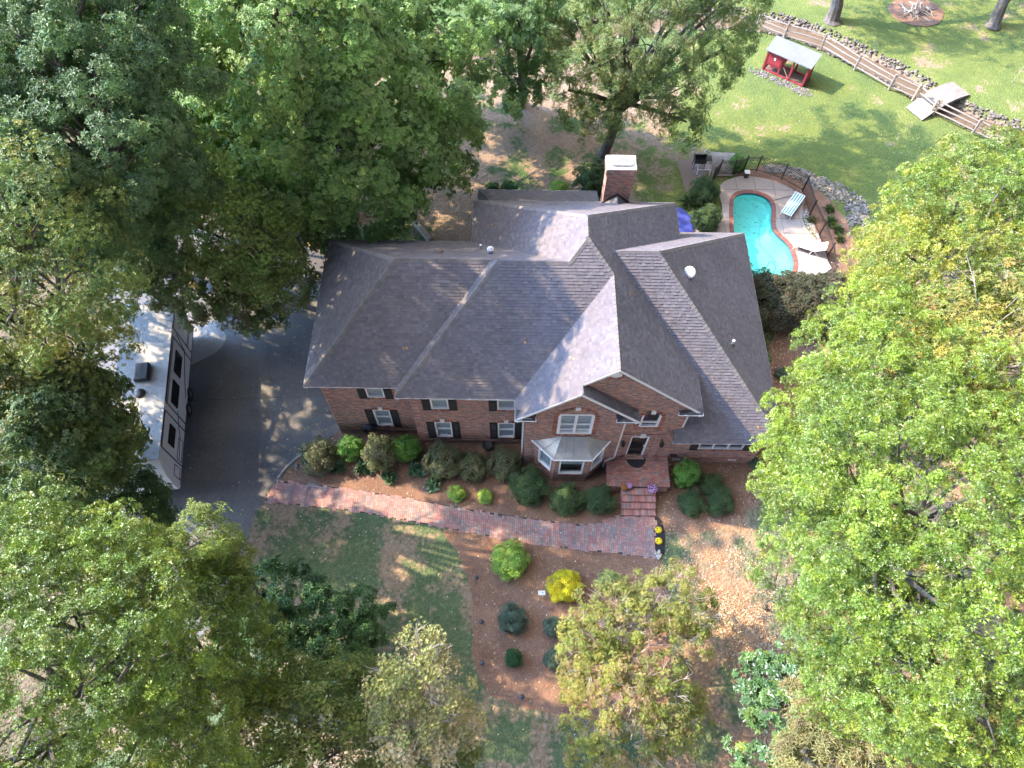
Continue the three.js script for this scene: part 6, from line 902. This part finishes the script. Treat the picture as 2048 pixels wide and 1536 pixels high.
// loungers: striped slings on white tube frames
{
  const strip = document.createElement('canvas'); strip.width = 256; strip.height = 64; const x = strip.getContext('2d'); x.fillStyle = '#c9cdcb'; x.fillRect(0, 0, 256, 64); x.fillStyle = '#1f8f86'; for (const a of [30, 96, 162, 222]) x.fillRect(a - 8, 0, 22, 64);
  const tx = new THREE.CanvasTexture(strip); tx.colorSpace = THREE.SRGBColorSpace; const mSling = M({ map: tx, roughness: 0.8, side: THREE.DoubleSide });
  const make = (label, pos, ry, back) => {
    const t = thing('sun_lounger', label, 'sun lounger', pos, 'striped sun loungers by the pool'); t.rotation.y = ry; origin.set(t, V(0, 0, 0)); const L = 1.3, w = 0.33, bl = 0.72, bx = Math.cos(back) * bl, by = Math.sin(back) * bl, h = 0.36;
    const fr = new GB(); for (const s of [-1, 1]) { fr.tube([[-L, h, s * w], [0, h, s * w]], 0.022, 7); fr.tube([[0, h, s * w], [bx, h + by, s * w]], 0.022, 7); for (const lx of [-L + 0.15, -0.1]) fr.tube([[lx, h, s * w], [lx - 0.05, 0, s * w]], 0.02, 6); fr.tube([[0.0, h, s * w], [0.45, 0, s * w]], 0.018, 6); } fr.tube([[-L, h, -w], [-L, h, w]], 0.022, 7); fr.tube([[bx, h + by, -w], [bx, h + by, w]], 0.022, 7); add(t, 'frame', fr, mWhite);
    const uv = [[0, 0], [1, 0], [1, 1], [0, 1]]; add(t, 'seat', new GB().quad([-L, h + 0.012, -w], [-L, h + 0.012, w], [0, h + 0.0, w], [0, h + 0.0, -w], null, uv), mSling); add(t, 'backrest', new GB().quad([0, h + 0.01, -w], [0, h + 0.01, w], [bx, h + by + 0.012, w], [bx, h + by + 0.012, -w], null, uv), mSling);
    return t;
  };
  const A = [17.214, 0.46, -31.739], B = [18.447, 0.46, -33.458]; make('striped lounger lying nearly flat by the upper bend of the pool', [A[0] + (B[0] - A[0]) * 0.62, deckY, A[2] + (B[2] - A[2]) * 0.62], Math.atan2(-(B[2] - A[2]), B[0] - A[0]), 0.12);
  const C = [17.445, 0.46, -29.505], D = [18.532, 0.46, -29.049]; make('striped lounger with its backrest raised near the lower end of the fence', [D[0], deckY, D[2]], Math.atan2(-(D[2] - C[2]), D[0] - C[0]), 0.62);
  const c = [18.402, 0.4, -27.32], t = thing('white_chair', 'low white sling chair at the lower right corner of the pool deck', 'chair', [c[0], deckY, c[2]]); t.rotation.y = 0.25; origin.set(t, V(0, 0, 0)); const f = new GB(); for (const s of [-0.28, 0.28]) { f.tube([[-0.35, 0.3, s], [0.12, 0.26, s], [0.55, 0.72, s]], 0.02, 6); f.tube([[-0.3, 0.3, s], [-0.25, 0, s]], 0.018, 6); f.tube([[0.15, 0.28, s], [0.3, 0, s]], 0.018, 6); } add(t, 'frame', f, mWhite); add(t, 'seat', new GB().quad([-0.35, 0.31, -0.27], [-0.35, 0.31, 0.27], [0.12, 0.27, 0.27], [0.12, 0.27, -0.27]), mWhite); add(t, 'backrest', new GB().quad([0.12, 0.27, -0.27], [0.12, 0.27, 0.27], [0.55, 0.73, 0.27], [0.55, 0.73, -0.27]), mWhite);
  const q = [15.278, 0.3, -35.279], hb = thing('pool_equipment_box', 'small white-topped box in the mulch beside the upper fence', 'box', [q[0], 0, q[2]]); add(hb, 'body', new RoundedBoxGeometry(0.26, 0.5, 0.26, 2, 0.03).translate(q[0], 0.25, q[2]), mDark); add(hb, 'lid', new RoundedBoxGeometry(0.34, 0.06, 0.34, 2, 0.02).translate(q[0], 0.53, q[2]), mWhiteWarm);
  const po = [16.71, -33.174], pq = [18.366, -33.723]; single('skimmer_pole', new GB().tube([[po[0], deckY + 0.05, po[1]], [pq[0], deckY + 0.05, pq[1]]], 0.018, 5), M({ color: new THREE.Color().setRGB(0.12, 0.12, 0.13), roughness: 0.4 }), 'thin pole lying across the deck from the pool to the upper lounger', 'pole');
  const bp = [[10.404, -32.381], [10.709, -32.216], [11.306, -31.512], [11.175, -30.316], [9.977, -30.296]]; single('blue_cover', new GB().prism(bp, 0.02, 0.3), M({ color: new THREE.Color().setRGB(0.045, 0.06, 0.30), roughness: 0.55, bumpMap: grain, bumpScale: 0.01 }), 'flat blue cover beside the house behind the clipped bush', 'cover');
  single('stone_landing', new GB().prism([[11.233, -31.72], [11.617, -31.726], [11.522, -30.321], [11.08, -30.314]], 0.0, 0.035), M({ color: new THREE.Color().setRGB(0.42, 0.37, 0.34), bumpMap: grain, bumpScale: 0.01 }), 'pale narrow slab beside the flat blue cover', 'slab');
}
// black aluminium pool fence: posts, rails and pickets per bay
{
  const P = [[12.983, -34.777], [13.469, -35.482], [14.398, -35.476], [15.216, -35.854], [16.089, -35.892], [17.65, -35.172], [18.836, -34.148], [18.9, -32.06], [19.179, -30.368], [19.339, -28.655], [19.112, -26.921], [18.602, -25.43]];
  const f = thing('pool_fence', 'black metal picket fence curving around the pool', 'fence', [P[5][0], 0, P[5][1]]), H = 1.25, mF = M({ color: new THREE.Color().setRGB(0.012, 0.012, 0.014), roughness: 0.45 });
  P.forEach((p) => { const g = new GB(); g.box(p[0] - 0.032, 0, p[1] - 0.032, p[0] + 0.032, H + 0.08, p[1] + 0.032); add(add(f, 'post', g, mF), 'post_cap', new GB().box(p[0] - 0.045, H + 0.08, p[1] - 0.045, p[0] + 0.045, H + 0.13, p[1] + 0.045), mF); });
  for (let i = 0; i + 1 < P.length; i++) { const a = P[i], b = P[i + 1], l = Math.hypot(b[0] - a[0], b[1] - a[1]), n = Math.round(l / 0.105), pk = new GB(); for (const y of [0.16, H - 0.14, H]) add(f, 'rail', new GB().bar([a[0], y, a[1]], [b[0], y, b[1]], 0.026, 0.03), mF); for (let k = 1; k < n; k++) { const t = k / n, x = a[0] + (b[0] - a[0]) * t, z = a[1] + (b[1] - a[1]) * t; pk.box(x - 0.009, 0.08, z - 0.009, x + 0.009, H, z + 0.009); } add(f, 'pickets', pk, mF, { kind: 'stuff' }); }
}
// split rail fence along the creek
{
  const px = [[-4.985, -48.392], [-1.951, -47.302], [18.403, -51], [20.284, -49.75], [22.878, -48.542], [24.891, -46.226], [26.92, -44.113], [28.45, -42.98], [29.31, -41.603], [31.566, -39.646], [33.432, -38.182], [35.686, -36.814]];
  const f = thing('split_rail_fence', 'weathered split-rail fence running beside the creek to the footbridge', 'fence', [px[6][0], 0, px[6][1]]); srand(531);
  px.forEach((p, i) => { const two = i === 7 || i === 8; for (const o of two ? [-0.12, 0.12] : [0]) add(f, 'post', new GB().tube([[p[0] + o, -0.1, p[1] + o * 0.3], [p[0] + o + rr(-0.03, 0.03), 1.3, p[1] + o * 0.3]], 0.075, 6), two ? mWoodTan : mWoodGrey); });
  for (let i = 0; i + 1 < px.length; i++) { if (i === 1) continue; const a = px[i], b = px[i + 1]; for (const y of [0.32, 0.72, 1.12]) add(f, 'rail', new GB().tube([[a[0], y + rr(-0.05, 0.05), a[1]], [(a[0] + b[0]) / 2, y + rr(-0.04, 0.04), (a[1] + b[1]) / 2 + rr(-0.05, 0.05)], [b[0], y + rr(-0.05, 0.05), b[1]]], [0.05, 0.06, 0.045], 6), mWoodGrey); }
}
function archBridge(name, label, q, mat, rise, post) { // q: four corners [x,z]: near-left, near-right, far-right, far-left
  const c = [(q[0][0] + q[2][0]) / 2, 0, (q[0][1] + q[2][1]) / 2], t = thing(name, label, 'bridge', c), n = Math.round(Math.hypot(q[3][0] - q[0][0], q[3][1] - q[0][1]) / 0.16), at = (s, k) => { const a = [q[0][0] + (q[3][0] - q[0][0]) * s, q[0][1] + (q[3][1] - q[0][1]) * s], b = [q[1][0] + (q[2][0] - q[1][0]) * s, q[1][1] + (q[2][1] - q[1][1]) * s]; return [a[0] + (b[0] - a[0]) * k, 0.1 + Math.sin(Math.PI * clamp(s)) * rise, a[1] + (b[1] - a[1]) * k]; };
  for (let i = 0; i < n; i++) { const s0 = (i + 0.04) / n, s1 = (i + 0.96) / n, g = new GB(), A = at(s0, -0.02), B = at(s0, 1.02), C = at(s1, 1.02), D = at(s1, -0.02), lo = (p) => [p[0], p[1] - 0.04, p[2]]; g.quad(A, B, C, D); g.quad(lo(A), lo(B), B, A); g.quad(lo(B), lo(C), C, B); g.quad(lo(C), lo(D), D, C); g.quad(lo(D), lo(A), A, D); add(t, 'plank', g, mat); }
  for (const k of [0.03, 0.97]) { const g = new GB(); for (let i = 0; i < 10; i++) { const a = at(i / 10, k), b = at((i + 1) / 10, k); g.bar([a[0], a[1] - 0.14, a[2]], [b[0], b[1] - 0.14, b[2]], 0.06, 0.2); } add(t, 'beam', g, mat); } return t;
}
archBridge('footbridge', 'grey plank footbridge crossing the creek at the fence gap', [[27.659, -42.186], [28.426, -40.928], [32.594, -43.637], [31.749, -44.959]], mWoodGrey, 0.42);
archBridge('plank_ramp', 'small arched wooden walkway leading to the black pool gate', [[13.083, -35.317], [14.379, -35.34], [14.84, -37.469], [13.221, -37.534]], mWoodGrey, 0.3);
// grill and chair frame on the flagstone patch
{
  const flag = thing('flagstone_patch', 'brown flagstone patch beside the grill by the pool gate', 'paving', [11.666, 0, -35.7]), P = [[10.891, -36.604], [11.193, -36.935], [11.897, -36.901], [13.107, -36.597], [13.267, -35.728], [12.296, -35.394], [11.797, -34.489], [11.209, -33.905], [11.105, -34.789]]; srand(541);
  const base = new GB().flat(P, 0.02); add(flag, 'base', base, M({ color: new THREE.Color().setRGB(0.2, 0.15, 0.12), roughness: 1 })); for (let k = 0, m = 0; k < 400 && m < 60; k++) { const x = rr(12, 17), z = rr(-38, -31); if (!inPoly(x, z, P)) continue; m++; const n = 6, o = rr(0, 6), r = rr(0.2, 0.36), q = Array.from({ length: n }, (_, i) => [x + Math.cos(o + i / n * 6.28) * r * rr(0.8, 1.1), z + Math.sin(o + i / n * 6.28) * r * rr(0.7, 1)]); add(flag, 'flagstone', new GB().prism(q, 0.0, 0.028 + m * 0.0006), M({ color: new THREE.Color().setRGB(...mul(pick([[0.27, 0.22, 0.2], [0.32, 0.25, 0.22], [0.23, 0.2, 0.19]]), rr(0.8, 1.15))), bumpMap: grain, bumpScale: 0.008 })); }
  const c = [12.225, 0.4, -36.166], g = thing('grill', 'dark covered barbecue grill by the plank walkway', 'grill', [c[0], 0, c[2]]); add(g, 'lid', new THREE.CylinderGeometry(0.3, 0.3, 0.75, 16, 1, false, 0, Math.PI).rotateZ(Math.PI / 2).rotateX(-Math.PI / 2).translate(c[0], 0.85, c[2]), M({ color: new THREE.Color().setRGB(0.06, 0.065, 0.07), roughness: 0.4, metalness: 0.4 })); add(g, 'firebox', new GB().box(c[0] - 0.38, 0.6, c[2] - 0.29, c[0] + 0.38, 0.85, c[2] + 0.29), mDark); const lg = new GB(); for (const [sx, sz] of [[-1, -1], [1, -1], [1, 1], [-1, 1]]) lg.bar([c[0] + sx * 0.34, 0, c[2] + sz * 0.25], [c[0] + sx * 0.34, 0.62, c[2] + sz * 0.25], 0.04, 0.04); add(g, 'legs', lg, mDark); add(g, 'side_shelf', new GB().box(c[0] + 0.4, 0.8, c[2] - 0.25, c[0] + 0.75, 0.84, c[2] + 0.25), mDark);
  const k = [12.492, 0.4, -35.897], ch = thing('white_tube_chair', 'white tubular chair frame standing before the grill', 'chair', [k[0], 0, k[2]]); const f = new GB(); const a = 0.42; f.tube([[k[0] - a, 0.45, k[2] + 0.4], [k[0] - a, 0.5, k[2] - 0.35], [k[0] + a, 0.5, k[2] - 0.35]], 0.028, 6); f.tube([[k[0] - a, 0.45, k[2] + 0.4], [k[0] + a, 0.45, k[2] + 0.4], [k[0] + a, 0.0, k[2] + 0.42]], 0.028, 6); f.tube([[k[0] - a, 0.45, k[2] + 0.4], [k[0] - a, 0, k[2] + 0.42]], 0.028, 6); f.tube([[k[0] + a, 0.5, k[2] - 0.35], [k[0] + a * 0.8, 1.1, k[2] - 0.55], [k[0], 1.25, k[2] - 0.6], [k[0] - 0.1, 0.9, k[2] - 0.5]], 0.026, 6); add(ch, 'frame', f, mWhite);
}
// chicken coop
{
  const t = thing('chicken_coop', 'red wooden chicken coop with a flat grey roof on the back lawn', 'coop', [19.9, 0, -45.7]); origin.set(t, V(0, 0, 0)); const A = [18.15, -46.2], B = [20.7, -44.36]; const ang = Math.atan2(-(B[1] - A[1]), B[0] - A[0]); t.position.set((A[0] + B[0]) / 2, 0, (A[1] + B[1]) / 2); t.rotation.y = ang;
  const mR = M({ map: woodTex([0.23, 0.02, 0.03], [0.36, 0.04, 0.05]), roughness: 0.75 }), w = 1.57, d = 1.15, H = 1.62; const bar = (x0, y0, z0, x1, y1, z1, nm) => add(t, nm, new GB().box(x0, y0, z0, x1, y1, z1), mR);
  for (const [x, z] of [[-w, 0], [0.45, 0], [w, 0], [-w, -d], [0.45, -d], [w, -d]]) bar(x - 0.06, 0, z - 0.06, x + 0.06, H + (z ? 0.15 : 0), z + 0.06, 'post');
  for (const z of [0, -d]) { bar(-w, 0, z - 0.04, w, 0.12, z + 0.04, 'sill_beam'); bar(-w, H - 0.1, z - 0.04, w, H, z + 0.04, 'top_beam'); } for (const x of [-w, w]) bar(x - 0.04, 0.02, -d, x + 0.04, 0.1, 0, 'sill_beam');
  const box = add(t, 'nest_box', new GB().box(-w, 0.55, -d, -0.35, H - 0.02, 0.03), mR); add(box, 'door', new GB().box(-w + 0.12, 0.68, 0.03, -0.45, H - 0.18, 0.055), mR); add(box, 'latch_plate', new GB().box(-1.0, 1.05, 0.055, -0.88, 1.25, 0.065), mWhite); add(box, 'lintel', new GB().box(-1.3, 1.45, 0.03, -0.5, 1.5, 0.09), mR);
  add(t, 'wing_panel', new GB().box(-w, 0.0, -0.02, -w + 0.16, 0.6, 0.02).box(-0.5, 0.0, -0.02, -0.35, 0.6, 0.02).box(-1.1, 0.35, -0.02, -0.85, 0.56, 0.02), mR); add(t, 'brace', new GB().bar([-0.2, 0.75, -0.1], [0.45, 0.08, -0.02], 0.09, 0.03), mWoodTan);
  for (const x of [w]) add(t, 'side_panel', new GB().box(x - 0.02, 0.1, -d, x + 0.015, 0.9, 0), mR);
  const mesh = new GB(); for (let x = -0.3; x < w; x += 0.12) mesh.bar([x, 0.1, -d], [x, H, -d], 0.008, 0.008); for (let y = 0.2; y < H; y += 0.12) mesh.bar([-0.3, y, -d], [w, y, -d], 0.008, 0.008); add(t, 'wire_mesh', mesh, mDark, { kind: 'stuff' });
  add(t, 'roof', new GB().quad([-w - 0.2, H + 0.05, 0.22], [w + 0.2, H + 0.05, 0.22], [w + 0.2, H + 0.3, -d - 0.2], [-w - 0.2, H + 0.3, -d - 0.2]).box(-w - 0.2, H, 0.2, w + 0.2, H + 0.05, 0.225).quad([w + 0.2, H + 0.05, 0.22], [w + 0.2, H + 0.3, -d - 0.2], [w + 0.2, H + 0.24, -d - 0.2], [w + 0.2, H, 0.22]).quad([-w - 0.2, H, 0.22], [w + 0.2, H, 0.22], [w + 0.2, H + 0.25, -d - 0.2], [-w - 0.2, H + 0.25, -d - 0.2]), M({ color: new THREE.Color().setRGB(0.19, 0.205, 0.23), map: speck, roughness: 0.6 }));
  add(t, 'run_floor', new GB().box(-w, 0.0, -d, w, 0.03, 0), M({ color: new THREE.Color().setRGB(0.13, 0.1, 0.075), roughness: 1 }));
  srand(551); const st = []; for (let k = 0; k < 350; k++) { const s = rr(-0.2, 1.2), x = A[0] + (B[0] - A[0]) * s - 0.25 + rr(-0.4, 0.5), z = A[1] + (B[1] - A[1]) * s + 0.35 + rr(-0.25, 0.45); st.push([x, 0.01, z, rr(0.03, 0.09)]); } stones('coop_gravel', st, [[0.20, 0.185, 0.17], [0.15, 0.145, 0.14], [0.25, 0.22, 0.195]], 'grey gravel strip in front of the red chicken coop');
}
// brush pile in its fire ring
{
  const c = [31.289, 0, -53.239], t = thing('brush_pile', 'heap of grey branches lying in a round mulch ring on the far lawn', 'brush pile', [c[0], 0, c[2]]); srand(561); const ring = Array.from({ length: 30 }, (_, i) => [c[0] + Math.cos(i / 30 * 6.283) * 2.1 * rr(0.97, 1.04), c[2] + Math.sin(i / 30 * 6.283) * 1.8 * rr(0.97, 1.04)]); add(t, 'mulch_ring', new GB().prism(ring, -0.02, 0.05), mMulch);
  for (let i = 0; i < 46; i++) { const a = rr(0, 6.3), r = rr(0, 1.1), l = rr(0.6, 1.5), x = c[0] + Math.cos(a) * r, z = c[2] + Math.sin(a) * r * 0.8, b = rr(0, 6.3), y = rr(0.1, 0.6) * (1.2 - r); add(t, 'branch', new GB().tube([[x - Math.cos(b) * l / 2, Math.max(0.06, y - 0.15), z - Math.sin(b) * l / 2], [x + rr(-0.1, 0.1), y + 0.06, z + rr(-0.1, 0.1)], [x + Math.cos(b) * l / 2, Math.max(0.06, y + rr(-0.2, 0.1)), z + Math.sin(b) * l / 2]], [0.045, 0.035, 0.015], 5), mTwig); }
}
// small things at the back: bench, bird feeder pole, timber edging
{
  const c = [3.521, 0.3, -50.024], t = thing('garden_bench', 'brown wooden bench half hidden behind the shade tree at the top', 'bench', [c[0], 0, c[2]]); for (let k = 0; k < 4; k++) add(t, 'seat_slat', new GB().box(c[0] - 0.65, 0.44, c[2] - 0.25 + k * 0.13, c[0] + 0.65, 0.47, c[2] - 0.14 + k * 0.13), mWoodGrey); for (let k = 0; k < 3; k++) add(t, 'back_slat', new GB().box(c[0] - 0.65, 0.58 + k * 0.13, c[2] - 0.3, c[0] + 0.65, 0.68 + k * 0.13, c[2] - 0.27), mWoodGrey); for (const sx of [-0.6, 0.6]) for (const sz of [-0.22, 0.22]) add(t, 'leg', new GB().box(c[0] + sx - 0.03, 0, c[2] + sz - 0.03, c[0] + sx + 0.03, 0.44, c[2] + sz + 0.03), mWoodGrey);
  const p = [36.163, 0, -45.098], q = [37.809, 0, -47.631]; const f = thing('feeder_pole', 'thin metal feeder pole at the right edge of the far lawn', 'pole', p); add(f, 'pole', new GB().tube([p, [p[0] + 0.05, 2.4, p[2]]], 0.02, 6), mTwig); add(f, 'feeder', new GB().box(p[0] - 0.12, 2.3, p[2] - 0.12, p[0] + 0.22, 2.55, p[2] + 0.12), M({ color: new THREE.Color().setRGB(0.35, 0.5, 0.47), roughness: 0.6 }));
  const edge = (label, P, mat, w, h) => { const e = curve(P, false, 8), o = thing('timber_edging', label, 'edging', [e[0][0], 0, e[0][1]]); for (let i = 0; i + 1 < e.length; i++) add(o, 'timber', new GB().bar([e[i][0], h / 2, e[i][1]], [e[i + 1][0], h / 2, e[i + 1][1]], w, h - i * 0.004), mat); };
  edge('curved grey landscape timber wall behind the left wing of the house', [[-7.333, -32.163], [-6.561, -31.335], [-5.822, -30.357], [-5.161, -29.399]], mWoodGrey, 0.3, 0.35); edge('short tan timber edging at the rear corner of the driveway', [[-12.712, -28.836], [-12.3, -29.201], [-11.64, -29.612]], mWoodTan, 0.28, 0.3);
}
console.log('sprigs', nSprigs);
renderer.render(scene, camera);
